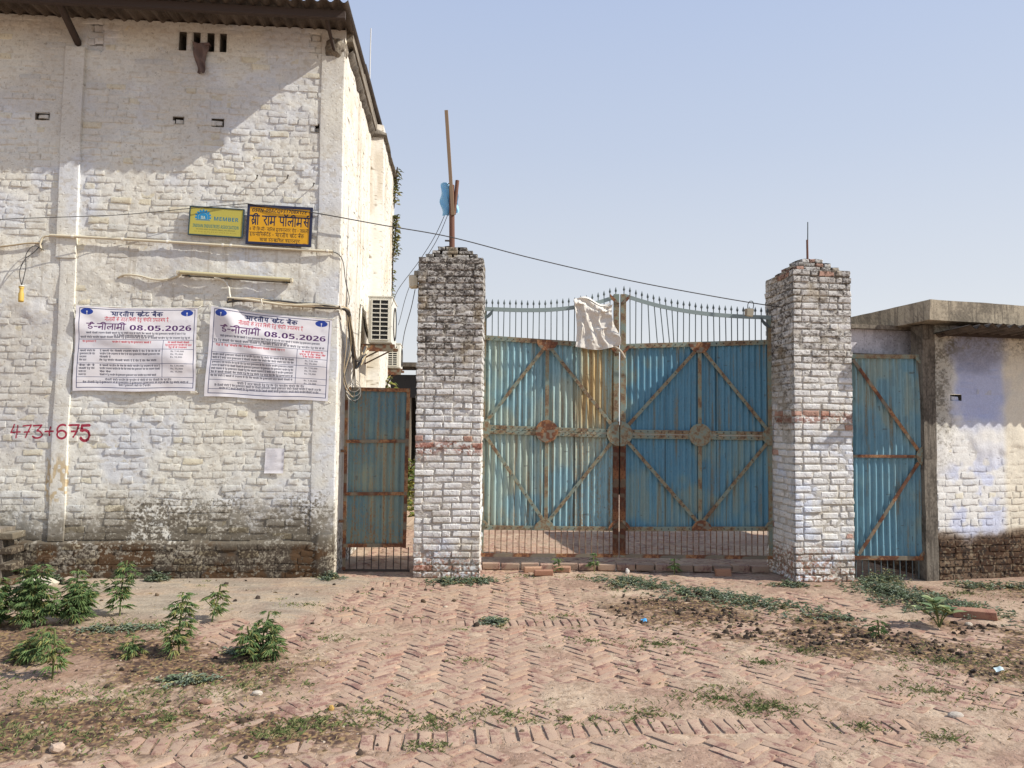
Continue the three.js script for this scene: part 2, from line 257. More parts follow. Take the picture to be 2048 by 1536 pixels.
// ---------------------------------------------------------------- factory building on the left
const TH = 4.3 * PI / 180, B0 = [-2.033, 0, -8.823];
const onF = (u, y, n = 0) => [B0[0] + u * cos(TH) + n * sin(TH), y, B0[2] - u * sin(TH) + n * cos(TH)];
const fthing = (name, label, cat, u, y, n, group) => thing(name, label, cat, onF(u, y, n), TH, group);
const FX0 = -5.6, FX1 = .04, FY1 = 6.6;
const fUV = (x, y) => [(x - FX0) / (FX1 - FX0), y / FY1];
const wash = [];
const facadeMap = (() => {
  const W = 2048, H = 2048, cv = document.createElement('canvas'); cv.width = W; cv.height = H; const g = cv.getContext('2d');
  const px = (x, y) => [(x - FX0) / (FX1 - FX0) * W, H - y / FY1 * H];
  g.strokeStyle = '#fff'; g.lineCap = 'round'; g.lineJoin = 'round'; g.scale(1, 1);
  const num = (pts, w) => { g.lineWidth = w; g.beginPath(); pts.forEach((s) => s.forEach(([x, y], k) => { const q = px(x, y); k ? g.lineTo(q[0], q[1]) : g.moveTo(q[0], q[1]); })); g.stroke(); };
  const arc = (cx, cy, rx, ry, a0, a1) => { const o = []; for (let k = 0; k <= 14; k++) { const a = mix(a0, a1, k / 14); o.push([cx + rx * cos(a), cy + ry * sin(a)]); } return o; };
  // 473+675
  num([[[-3.565, 1.715], [-3.60, 1.625], [-3.50, 1.632]], [[-3.528, 1.705], [-3.536, 1.565]]], 5);
  num([[[-3.47, 1.70], [-3.385, 1.712], [-3.44, 1.575]], [[-3.455, 1.63], [-3.40, 1.635]]], 5);
  num([[[-3.36, 1.705], [-3.27, 1.712], [-3.315, 1.645]], arc(-3.315, 1.607, .055, .042, 1.5, -2.6)], 6);
  num([[[-3.225, 1.64], [-3.135, 1.646]], [[-3.175, 1.69], [-3.182, 1.60]]], 6);
  num([arc(-3.03, 1.66, .06, .06, 1.1, 3.3), arc(-3.04, 1.61, .05, .045, 3.1, -3.2)], 7);
  num([[[-2.965, 1.715], [-2.865, 1.718], [-2.92, 1.58]], [[-2.945, 1.645], [-2.885, 1.65]]], 7);
  num([[[-2.755, 1.715], [-2.83, 1.71], [-2.84, 1.655]], arc(-2.80, 1.60, .052, .058, 2.1, -2.6)], 10);
  const ink = g.getImageData(0, 0, W, H).data;
  return tex(W, H, (u, v, c) => {
    const x = mix(FX0, FX1, u), y = v * FY1, n = fbm(x * 1.1, y * 1.1, 4, 101), n2 = fbm(x * 2.1 + 9, y * 2.4, 3, 102), f = vn(x * 90, y * 90, 103), f2 = vn(x * 24, y * 40, 104);
    c[0] = 219; c[1] = 217; c[2] = 207; L3(c, [220, 215, 199], sst(.5, .72, n2) * .6); L3(c, [210, 212, 214], sst(.5, .3, n2) * .8); L3(c, [190, 185, 176], sst(.5, .72, n) * .5);
    L3(c, [186, 176, 158], sst(.66, .8, f2) * .35); const s = (f - .5) * 14; c[0] += s; c[1] += s; c[2] += s;
    const sp = vn(x * 55, y * 70, 105); if (sp > .86) L3(c, [120, 110, 96], (sp - .86) * 4 * (n2 > .5 ? 1 : .4));
    const g1 = grain(x, y, 110), b = fbm(x * 2.4, y * 3.4, 4, 120);                      // mould on the foot of the wall
    const a = sst(1.15, .42, y + (b - .5) * .9) * (1 - .5 * sst(-2.9, -3.5, x) * sst(.5, .9, y));
    if (a > 0) { L3(c, [150, 142, 126], a * .6 * sst(.3, .5, b)); L3(c, [100, 92, 78], clamp(a * 1.15) * .92 * sst(.54 - a * .22, .72 - a * .2, g1 * .6 + b * .45)); }
    if (y < .5) { const t = sst(.46, .3, y); L3(c, [128, 118, 101], t * .8); L3(c, [66, 56, 45], t * .9 * sst(.34, .54, g1 * .7 + b * .35)); const mo = fbm(x * 3.2, y * 4, 4, 130); L3(c, [82, 58, 34], t * sst(.47, .6, mo) * sst(.32, .5, g1) * .9); L3(c, [186, 178, 156], t * .45 * sst(.6, .75, vn(x * 75, y * 60, 140)) * sst(.55, .4, mo)); }
    if (x > -3.2 && x < -2.95) L3(c, [186, 158, 110], sst(.55, .72, vn(x * 40, y * 24, 150)) * .6 * sst(.75, .95, y) * sst(1.45, 1.25, y));
    const st = fbm(x * 26, y * 1.3, 3, 160); L3(c, [170, 160, 142], sst(.6, .75, st) * .35 * sst(2.6, 3.6, y) * sst(4.2, 3.6, y));
    const i = min(W - 1, floor(u * W)), j = H - 1 - min(H - 1, floor(v * H)), al = ink[(j * W + i) * 4 + 3] / 255; if (al > 0) L3(c, [150, 26, 48], al * (.75 + .25 * f));
  });
})();
const facadeMat = std({ map: facadeMap, bumpMap: tile(roughTile, 3.2, 3.8), bumpScale: .012, roughness: .97, vertexColors: true });
const factory = thing('factory_building', 'tall whitewashed brick factory building under corrugated eaves', 'building', B0, TH);
const ventX = [[-1.92, -1.84], [-1.766, -1.686], [-1.604, -1.524], [-1.452, -1.382]].map(([a, b]) => [a, b, 6.12, 6.34]);
const putlog = [[-3.495, -3.34, 5.222, 5.31], [-1.96, -1.835, 5.235, 5.325], [-1.52, -1.385, 5.225, 5.315], [-.38, -.265, 5.2, 5.305]];
const broken = [[-2.96, -2.78, 6.06, 6.42], [-.40, -.29, 6.12, 6.42]];
const HOLES = [...ventX, ...putlog];
{
  const plaster = (x, y) => { const w = (fbm(x * 3, y * 3, 3, 170) - .5) * .5; return max(sst(-.1, .2, min(y - 3.22, 3.78 - y, x + 3.5) + w), .9 * sst(-.05, .2, min(x + 4.6, -3.35 - x, 3.9 - y, y - 2.9) + w)); };
  const bedZ = (x, y) => (y < .415 ? .035 : 0) + (y < .27 ? .012 : 0) - .0115 + .016 * fbm(x * 9, y * 9, 4, 180) + .022 * plaster(x, y) * (.4 + .6 * fbm(x * 6, y * 6, 4, 181)) - (broken.some((q) => x > q[0] && x < q[1] && y > q[2] && y < q[3]) ? .07 : 0);
  const wall = mesh('front_wall', mortarBed({ x0: FX0, x1: 0, y0: 0, y1: 6.46, step: .02, z: bedZ, uv: fUV, holes: HOLES }), facadeMat, factory);
  brickwork(wall, 'upper_bricks', { seed: 5, x0: FX0, x1: -.262, y0: .425, y1: 6.455, uv: fUV, holes: [...HOLES, ...ventX.map((q) => [-1.95, -1.34, q[2], q[3]])], headers: .22, proud: .017, z: (x, y) => -.001 - (broken.some((q) => x > q[0] && x < q[1] && y > q[2] && y < q[3]) ? .03 : 0) - (abs(x + 3.07) < .13 ? .03 : 0), pick: (x, y) => x > -2.9 && y < 1.75 && y > .42 }, facadeMat);
  brickwork(wall, 'plinth_bricks', { seed: 6, x0: -5.2, x1: -.1, y0: 0.005, y1: .415, uv: fUV, headers: .3, single: 0, proud: .018, z: (x, y) => .040 + (y < .27 ? .012 : 0), pick: () => false }, facadeMat);
  for (const q of ventX) niche(q, .22, M.concreteDark, wall, 'vent_slot', true);
  { const fill = new GB(); const uv = fUV; for (const [a, b] of [[-1.95, -1.92], [-1.84, -1.766], [-1.686, -1.604], [-1.524, -1.452], [-1.382, -1.345]]) { const g = new GB(); g.grid(4, 8, (i, j) => { const x = mix(a + .001, b - .001, i / 4), y = mix(6.125, 6.335, j / 8), r = i === 0 || i === 4; return [x, y, r ? -.012 : .004 + vn(x * 40, y * 30, 4) * .004, ...uv(x, y)]; }, [1, 1, 1]); mesh('vent_mullion', g.geo(), facadeMat, wall); } }
  for (const [k, q] of putlog.entries()) { niche(q, .15, M.concreteDark, wall, 'putlog_hole'); const g = new GB(), R = rng(400 + k); brickPatch(g, q[0] + .022, q[1] - .018, q[2] + .016, q[3] - .026, k === 3 ? -.07 : -.02, R, fUV, [1, 1, 1]); const p = mesh('plug_brick', g.geo(), facadeMat, wall); p.position.z = 0; }
  // plastered pilasters and the corner
  const pil = (name, xa, xb, y0, y1, zf, seed) => { const n = Math.round((y1 - y0) / .04), tx = [0, .001, .05, .28, .5, .72, .95, .999, 1]; return mesh(name, new GB().grid(8, n, (i, j) => { const y = mix(y0, y1, j / n), wob = (fbm(y * 1.2, seed, 3, 190) - .5) * .03, w2 = (vn(y * 9, seed, 191) - .5) * .006, x = mix(xa + wob, xb + wob * .8, tx[i]) + w2; const rim = i === 0 || i === 8; return [x, y, rim ? -.03 : zf + (i < 2 || i > 6 ? -.004 : 0) + (fbm(x * 8, y * 5, 3, 192) - .5) * .007, ...fUV(x, y)]; }).geo(), facadeMat, factory); };
  pil('pilaster', -3.19, -2.965, 3.62, 6.09, .034, 1); pil('pilaster', -3.15, -2.97, .42, 3.64, .020, 2); pil('pilaster', -.275, .004, .4, 6.13, .012, 3);
  // low splayed foot at the corner
  mesh('corner_foot', new GB().grid(6, 8, (i, j) => { const x = mix(-.24, .015, i / 6), y = mix(0, .5, j / 8); return [x, y, .03 + .035 * sst(.5, .2, y) + (fbm(x * 12, y * 12, 3, 195) - .5) * .02 - (i === 0 || i === 6 ? .05 : 0), ...fUV(x, y)]; }).geo(), facadeMat, factory);
}
// side wall, running back from the corner: first bay flush, second bay stepped out
const sideMap = tex(1024, 1024, (u, v, c) => { const x = u * 10, y = v * 6.6, n = fbm(x * 1.4, y * 1.4, 4, 201), f = vn(x * 60, y * 60, 202), st = fbm(x * 14, y * .9, 4, 203); c[0] = 216; c[1] = 211; c[2] = 200; L3(c, [200, 188, 166], sst(.5, .74, n) * .7); L3(c, [170, 154, 130], sst(.58, .74, st) * .5); const p = vn(x * 26, y * 34, 204); if (p > .84) L3(c, [112, 98, 78], (p - .84) * 5); const g1 = grain(x, y, 206); L3(c, [96, 86, 70], sst(.8, .3, y + (n - .5) * .6) * sst(.45, .6, g1)); const s = (f - .5) * 12; c[0] += s; c[1] += s; c[2] += s; });
const sideMat = std({ map: sideMap, bumpMap: tile(roughTile, 10, 6.6), bumpScale: .008, roughness: .97, vertexColors: true });
{
  const sUV = (x, y) => [x / 10, y / 6.6];
  const sideZ = (x, y) => (x > 2.95 ? .18 : x > 2.9 ? mix(0, .18, (x - 2.9) / .05) : 0) - .008 + .014 * fbm(x * 9, y * 9, 3, 210);
  const wall = part('side_wall', factory); wall.rotation.y = PI / 2;     // local x runs back from the corner after mirroring below
  const turn = (g) => { const p = g.attributes.position; for (let i = 0; i < p.count; i++) p.setX(i, p.getX(i)); g.computeVertexNormals(); return g; };
  // in this frame +x points away from the camera, +z points to the right
  mesh('plaster', turn(mortarBed({ x0: 0, x1: 5.2, y0: 0, y1: 6.5, step: .04, z: sideZ, uv: sUV })), sideMat, wall);
  brickwork(wall, 'side_bricks', { seed: 15, x0: .02, x1: 2.9, y0: 0.01, y1: 6.4, uv: sUV, single: 0, proud: .010, z: () => -.004, pick: () => false }, sideMat);
  brickwork(wall, 'side_bricks', { seed: 16, x0: 2.96, x1: 5.2, y0: 0.01, y1: 6.4, uv: sUV, single: 0, proud: .010, z: () => .178, pick: () => false }, sideMat);
  // body behind: closes the shell so that no sun enters from behind
  mesh('back_wall', box(5.5, 6.4, .2, -2.78, 3.2, -5.3), sideMat, factory); mesh('party_wall', box(.2, 6.4, 5.2, -5.6, 3.2, -2.7), sideMat, factory);
  mesh('lean_to_wing', box(.5, 3.1, 5.2, -.55, 1.55, -7.85), sideMat, factory);
}
// corrugated roof sheets with their purlin and rafter ends
{
  const sheet = (x0, x1, z0, z1, y0, y1, pitch, amp, seed, th = .007) => {
    const nx = Math.round((x1 - x0) / pitch * 8), nz = max(2, Math.round((z0 - z1) / .35)), g = new GB();
    for (const side of [0, 1]) g.grid(nx, nz, (i, j) => { const x = mix(x0, x1, i / nx), t = j / nz, z = mix(z0, z1, t) + (vn(x * 1.3, seed, 3) - .5) * .02 * (1 - t); return [x, mix(y0, y1, t) + amp * cos(x / pitch * 2 * PI) - side * th + (fbm(x * .8, z * .8, 2, seed) - .5) * .03, z, x, z]; });
    const n = nx + 1, m = n * (nz + 1); for (let i = 0; i < nx; i++) g.i.push(i, i + 1, m + i + 1, i, m + i + 1, m + i); for (let j = 0; j < nz; j++) for (const e of [0, nx]) { const a = j * n + e, b = a + n; g.i.push(a, b, m + b, a, m + b, m + a); }
    return g.geo();
  };
  const roof = part('roof', factory);
  let x = .12, k = 0; while (x > -5.6) { const a = max(x - 1.05, -5.7); mesh('roof_sheet', sheet(a - .06, x, .66, -1.2, 6.445 + (k % 2) * .008, 6.53 + (k % 2) * .008, .146, .026, 900 + k), M.asbestos, roof); mesh('roof_sheet', sheet(a - .06, x, -1.05, -5.45, 6.555 + (k % 2) * .008, 6.72 + (k % 2) * .008, .146, .026, 950 + k), M.asbestos, roof); x = a; k++; }
  mesh('purlin', box(5.7, .085, .06, -2.78, 6.375, .50, 0, 0, -.004), M.wood, roof);
    mesh('rafter_end', cyl(.04, .04, [-3.06, 6.40, .50], [-3.06, 6.14, -.02], 6), M.wood, roof); mesh('rafter_end', cyl(.022, .02, [-.16, 6.38, .46], [-.12, 6.17, -.02], 6), M.wood, roof);
  // rough broken concrete bed under the eave at the corner and along the side
  const lump = new THREE.IcosahedronGeometry(.14, 3); { const p = lump.attributes.position; for (let i = 0; i < p.count; i++) { const q = V().fromBufferAttribute(p, i), s = .7 + .6 * fbm(q.x * 22 + 5, q.y * 22 + q.z * 19, 3, 7); p.setXYZ(i, q.x * s * 1.0, q.y * s * 1.1, q.z * s * .8); } lump.computeVertexNormals(); lump.translate(-.12, 6.24, -.06); }
  mesh('broken_bed', lump, M.concrete, roof);
  mesh('eave_beam', box(.10, .16, 5.2, .03, 6.44, -2.68), M.concrete, roof);
  const jag = new GB(); jag.grid(40, 3, (i, j) => { const z = -.2 - i * .125, h = .12 + .10 * vn(i * .9, 3, 8); return [j === 0 ? .0 : j === 3 ? .0 : .05 + .02 * vn(i * 1.7, j, 9) + (z < -2.9 ? .17 : 0), 6.42 - j / 3 * h, z, z, j * .1]; }); mesh('broken_mortar', jag.geo(), M.concreteDark, roof);
}
// ---------------------------------------------------------------- gate pillars
const blockT = (() => {                                                // template block, vertices shared
  const g = new THREE.BoxGeometry(1, 1, 1, 3, 3, 2); g.deleteAttribute('uv'); g.deleteAttribute('normal'); const m = mergeVertices(g), p = m.attributes.position, l = [-.5, -1 / 6, 1 / 6, .5], pts = [];
  for (let i = 0; i < p.count; i++) pts.push([p.getX(i), p.getY(i), p.getZ(i)]);
  return { pts, idx: [...m.index.array] };
})();
function block(gb, cx, cy, cz, w, h, d, R, uv, col) {
  const b = gb.p.length / 3, bev = .005, ox = (R() - .5) * .014, oz = (R() - .5) * .014; cx += ox; cz += oz; const k = R() * 50, rz = (R() - .5) * .05, ry = (R() - .5) * .05, wv = (vn(cx * 2.4 + cz * 2.1, cy * 1.3, 14) - .5) * .03;
  for (const [a, e, f] of blockT.pts) {
    const s = (t, L) => abs(t) > .4 ? Math.sign(t) * L / 2 : abs(t) < .05 ? 0 : Math.sign(t) * (L / 2 - .012);
    let x = s(a, w), y = s(e, h), z = s(f, d); const cnt = (abs(a) > .4) + (abs(e) > .4) + (abs(f) > .4);
    if (cnt > 1) { if (abs(a) > .4) x -= Math.sign(a) * bev; if (abs(e) > .4) y -= Math.sign(e) * bev; if (abs(f) > .4) z -= Math.sign(f) * bev; }
    const n = (vn(x * 24 + k, y * 24 + z * 9, 5) - .5) * .014; x += n + y * rz + z * ry; z += (vn(y * 26 + k, x * 22, 6) - .5) * .016 - x * ry; y += (vn(x * 18 + k, z * 18, 7) - .5) * .010 - x * rz * .5;
    const X = cx + x, Y = cy + y + wv * (cy > .3 ? 1 : 0), Z = cz + z, q = uv(X, Y, Z); gb.p.push(X, Y, Z); gb.u.push(q[0], q[1]); gb.c.push(col[0], col[1], col[2]);
  }
  for (const i of blockT.idx) gb.i.push(b + i);
}
function pillar(name, label, pos, turn, w, d, hShoulder, tiers, seed, red, mould, redB) {
  const t = thing(name, label, 'pillar', pos, turn), R = rng(seed), H = .0785, P = 2 * (w + d);
  // unrolled around the shaft: front, right, back, left; local origin is the front-left base corner, z < 0 goes back
  const uv = (x, y, z) => { const X = clamp(x / w), Z = clamp(-z / d), e = [1 - Z + 0, X, Z, 1 - X]; const dF = Z * d, dR = (1 - X) * w, dB = (1 - Z) * d, dL = X * w, m = min(dF, dR, dB, dL); const s = m === dF ? X * w : m === dR ? w + Z * d : m === dB ? w + d + (1 - X) * w : 2 * w + d + (1 - Z) * d; return [clamp(s / P, .001, .999), y / 4.1]; };
  const map = tex(1024, 1024, (u, v, c) => {
    const x = u * P, y = v * 4.1, n = fbm(x * 2.2, y * 2.2, 4, seed), n2 = fbm(x * 3 + 7, y * 3, 3, seed + 1), f = vn(x * 90, y * 90, seed + 2), g1 = grain(x, y, seed + 3), br = hsh(floor(x / .115 + (floor(y / H) % 2) * .5), floor(y / H), seed);
    c[0] = 230; c[1] = 229; c[2] = 225; L3(c, [216, 221, 231], sst(.45, .3, n2) * sst(2.2, 1.2, y)); L3(c, [214, 206, 190], sst(.55, .75, n) * .6); const s = (f - .5) * 18; c[0] += s; c[1] += s; c[2] += s;
    const m = mould(y, n, x); L3(c, [168, 163, 155], clamp(m) * .85); const gg = vn(x * 34, y * 60, seed + 5) * .4 + vn(x * 80, y * 130, seed + 6) * .35 + vn(x * 9, y * 16, seed + 7) * .25; L3(c, [76, 70, 64], clamp(m * 1.05) * .85 * sst(.60 - m * .16, .72 - m * .12, gg)); L3(c, [138, 120, 92], sst(.58, .75, n2) * m * .6); L3(c, [222, 219, 214], sst(.55, .72, vn(x * 11, y * 22, seed + 8)) * .55 * sst(3.6, 3.1, y));
    const rr = red(y, x, n, .6); if (rr > 0) { const rc = [146, 84, 62]; L3(rc, [112, 56, 44], f); L3(c, rc, clamp(rr) * sst(.46, .56, g1 * .7 + vn(x * 7, y * 16, seed + 12) * .3)); }
    const foot = sst(.55, .05, y + (n - .5) * .5); L3(c, [140, 124, 108], foot * sst(.42, .6, g1) * .9); L3(c, [150, 104, 84], foot * sst(.6, .75, vn(x * 40, y * 50, seed + 9)) * .7);
  });
  const m = std({ map, bumpMap: tile(roughTile, P * .8, 3.3), bumpScale: .022, roughness: .97, vertexColors: true });
  const shaft = part('shaft', t), core = new GB(), all = new GB(); let left = 300;
  // mortar core with a lumpy skin
  const ring = [[0, 0], [w, 0], [w, -d], [0, -d]], ins = .021;
  for (let k = 0; k < 4; k++) { const a = ring[k], b = ring[(k + 1) % 4], nx = 16, ny = Math.round(hShoulder / .05); core.grid(nx, ny, (i, j) => { let x = mix(a[0], b[0], i / nx), z = mix(a[1], b[1], i / nx); const y = hShoulder * j / ny, q = ins - .024 * fbm(i * .9 + k * 40, y * 12, 3, seed + 20) ** 2; x = clamp(x, q, w - q); z = clamp(z, -d + q, -q); const U = uv(x, y, z); return [x, y, z, U[0], U[1]]; }, [.74, .71, .66]); }  // darker vertex colour puts joint shade as well as dirt into the whitewashed mortar
  core.tri([[0.01, hShoulder - .01, -.01], [w - .01, hShoulder - .01, -.01], [w - .01, hShoulder - .01, -d + .01], [.01, hShoulder - .01, -d + .01]], [[.1, .9], [.2, .9], [.2, .95], [.1, .95]]);
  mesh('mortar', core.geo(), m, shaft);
  const lay = (x0, x1, z0, z1, y, h, row) => {                         // one course round a rectangle
    const put = (xa, xb, za, zb) => { const t2 = .93 + R() * .12, o = (R() - .5) * .010, rd = R() < redB(y), tc = rd ? [t2 * .74, t2 * .47, t2 * .38] : [t2, t2, t2], g = left > 0 && (zb > -.06 || xb > x1 - .02 || xa < x0 + .02) ? new GB() : all; block(g, (xa + xb) / 2, y + h / 2, (za + zb) / 2, xb - xa - .010 + o, h - .009, zb - za - .010 + o, R, uv, tc); if (g !== all) { left--; mesh('brick', g.geo(), m, shaft); } };
    const run = (a, b, f) => { let x = a; const off = row % 3 === 2; while (x < b - .03) { let L = (R() < .25 || (off && x === a) ? .112 : .222) * (.95 + R() * .1); if (b - x - L < .06) L = b - x; f(x, min(x + L, b)); x += L; } };
    const e = .108;
    if (row % 2) { run(x0, x1, (a, b) => put(a, b, z1 - e, z1)); run(x0, x1, (a, b) => put(a, b, z0, z0 + e)); run(z0 + e, z1 - e, (a, b) => put(x1 - e, x1, a, b)); run(z0 + e, z1 - e, (a, b) => put(x0, x0 + e, a, b)); }
    else { run(z0, z1, (a, b) => put(x1 - e, x1, a, b)); run(z0, z1, (a, b) => put(x0, x0 + e, a, b)); run(x0 + e, x1 - e, (a, b) => put(a, b, z1 - e, z1)); run(x0 + e, x1 - e, (a, b) => put(a, b, z0, z0 + e)); }
  };
  const nC = Math.round(hShoulder / H); for (let r = 0; r < nC; r++) lay(0, w, -d, 0, r * hShoulder / nC, hShoulder / nC, r);
  let y = hShoulder; for (const [k, [inL, inR, h]] of tiers.entries()) { const q = (inL + inR) / 2; lay(inL, w - inR, -d + q, -q, y, h, k); const g = new GB(); const a = inL + .01, b = w - inR - .01, c1 = -q - .01, c0 = -d + q + .01; g.grid(6, 6, (i, j) => { const X = mix(a, b, i / 6), Z = mix(c1, c0, j / 6), U = uv(X, y, Z); return [X, y + h - .008 + .012 * vn(i * 1.3 + k * 9, j * 1.7, seed), Z, .3 + X * .2, .9 + Z * .05]; }); mesh('cap_mortar', g.geo(), m, shaft); y += h; }
  if (all.i.length) tag(mesh('hidden_bricks', all.geo(), m, shaft), null, null, null, 'stuff');
  return t;
}
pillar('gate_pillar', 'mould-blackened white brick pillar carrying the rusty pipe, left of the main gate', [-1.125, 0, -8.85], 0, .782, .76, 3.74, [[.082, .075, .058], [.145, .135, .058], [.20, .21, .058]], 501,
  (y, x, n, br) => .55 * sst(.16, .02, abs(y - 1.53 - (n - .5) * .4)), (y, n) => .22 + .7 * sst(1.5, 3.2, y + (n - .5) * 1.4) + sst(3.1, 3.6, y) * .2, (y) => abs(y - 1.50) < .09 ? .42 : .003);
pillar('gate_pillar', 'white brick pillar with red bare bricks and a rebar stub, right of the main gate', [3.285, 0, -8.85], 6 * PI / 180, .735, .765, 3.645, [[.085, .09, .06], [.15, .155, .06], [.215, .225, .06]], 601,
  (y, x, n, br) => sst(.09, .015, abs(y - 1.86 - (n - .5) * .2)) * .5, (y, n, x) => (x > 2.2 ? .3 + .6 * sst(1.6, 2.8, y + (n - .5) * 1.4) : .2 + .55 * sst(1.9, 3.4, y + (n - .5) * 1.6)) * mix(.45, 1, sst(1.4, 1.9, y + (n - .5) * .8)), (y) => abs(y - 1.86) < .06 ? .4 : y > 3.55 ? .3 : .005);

// ---------------------------------------------------------------- corrugated, braced gate leaves
function sheetGeo(x0, x1, y0, y1, z, pitch, amp, seed, uv, flat = () => 1, th = .0018) {
  const nx = Math.round((x1 - x0) / pitch * 10), ny = 12, g = new GB();
  for (const s of [0, 1]) g.grid(nx, ny, (i, j) => { const x = mix(x0, x1, i / nx), y = mix(y0, y1, j / ny), a = amp * flat(x, y); return [x, y, z + a * cos(x / pitch * 2 * PI + seed) + (fbm(x * 2, y * 2, 3, seed + 5) - .5) * .022 - s * th, ...uv(x, y)]; });
  return g.geo();
}
function gatePaint(seed, base, pale, yellow, W, y0, y1, rustX) {
  return tex(768, 1024, (u, v, c) => {
    const x = u * W, y = mix(y0, y1, v), n = fbm(x * 1.8, y * 1.4, 4, seed), st = fbm(x * 34, y * 1.1, 4, seed + 1), f = vn(x * 120, y * 60, seed + 2), k = vn(x * 13.1, .5, seed + 3);
    c[0] = base[0]; c[1] = base[1]; c[2] = base[2]; L3(c, pale, sst(.4, .66, n) * .85); L3(c, [104, 126, 132], sst(.5, .75, st) * .25); L3(c, [84, 106, 114], sst(.66, .8, vn(x * 70, y * 9, seed + 4)) * .25);
    const ye = yellow(x, y, n); L3(c, [176, 158, 116], ye * sst(.3, .6, st * .6 + k * .4));
    const r = rustX(x, y) + sst(.62, .76, st) * .3; L3(c, [146, 112, 74], clamp(r) * sst(.46, .62, st * .65 + f * .35)); L3(c, [104, 72, 50], clamp(r) * sst(.6, .72, st * .6 + f * .4) * .7);
    const sp = vn(x * 30, y * 22, seed + 7); if (sp > .95) L3(c, [70, 66, 62], .4); if (f > .95) L3(c, [150, 70, 66], .2); const s = (f - .5) * 9; c[0] += s; c[1] += s; c[2] += s;
  });
}
const disc = (x, y, r, z, a0 = 0, a1 = 2 * PI, th = .008) => { const s = new THREE.Shape(); s.moveTo(0, 0); s.absarc(0, 0, r, a0, a1, false); s.closePath(); const g = new THREE.ExtrudeGeometry(s, { depth: th, bevelEnabled: true, bevelThickness: .0015, bevelSize: .0015, bevelSegments: 1, curveSegments: 22 }); g.translate(x, y, z); return planar(g, 3.1, 3.1, x * .37, y * .61); };
const flat = (a, b, w, z, th = .008) => { const dx = b[0] - a[0], dy = b[1] - a[1], L = hypot(dx, dy); return planar(box(L, w, th, (a[0] + b[0]) / 2, (a[1] + b[1]) / 2, z, 0, 0, atan2(dy, dx), .0015), 1, 1, a[0] * .7, b[1] * .3); };
const lineAt = (a, b, x) => mix(a[1], b[1], (x - a[0]) / (b[0] - a[0]));
const spear = (() => { const p = [[0, 0], [.006, 0], [.006, .012], [.016, .03], [.010, .052], [0, .085]].map((q) => new THREE.Vector2(q[0], q[1])); return new THREE.LatheGeometry(p, 6); })();
function picketGeo(x0, y0, x1, y1, tip = true) { const g = [cyl(.0065, .0065, [x0, y0, 0], [x1, y1, 0], 6)]; if (tip) { const s = spear.clone(); s.rotateZ(-atan2(x1 - x0, y1 - y0)); s.translate(x1, y1, 0); g.push(s); } return join(g); }
const rivets = (pts, z) => join(pts.map(([x, y]) => { const g = new THREE.SphereGeometry(.008, 6, 4); g.translate(x, y, z); return g; }));

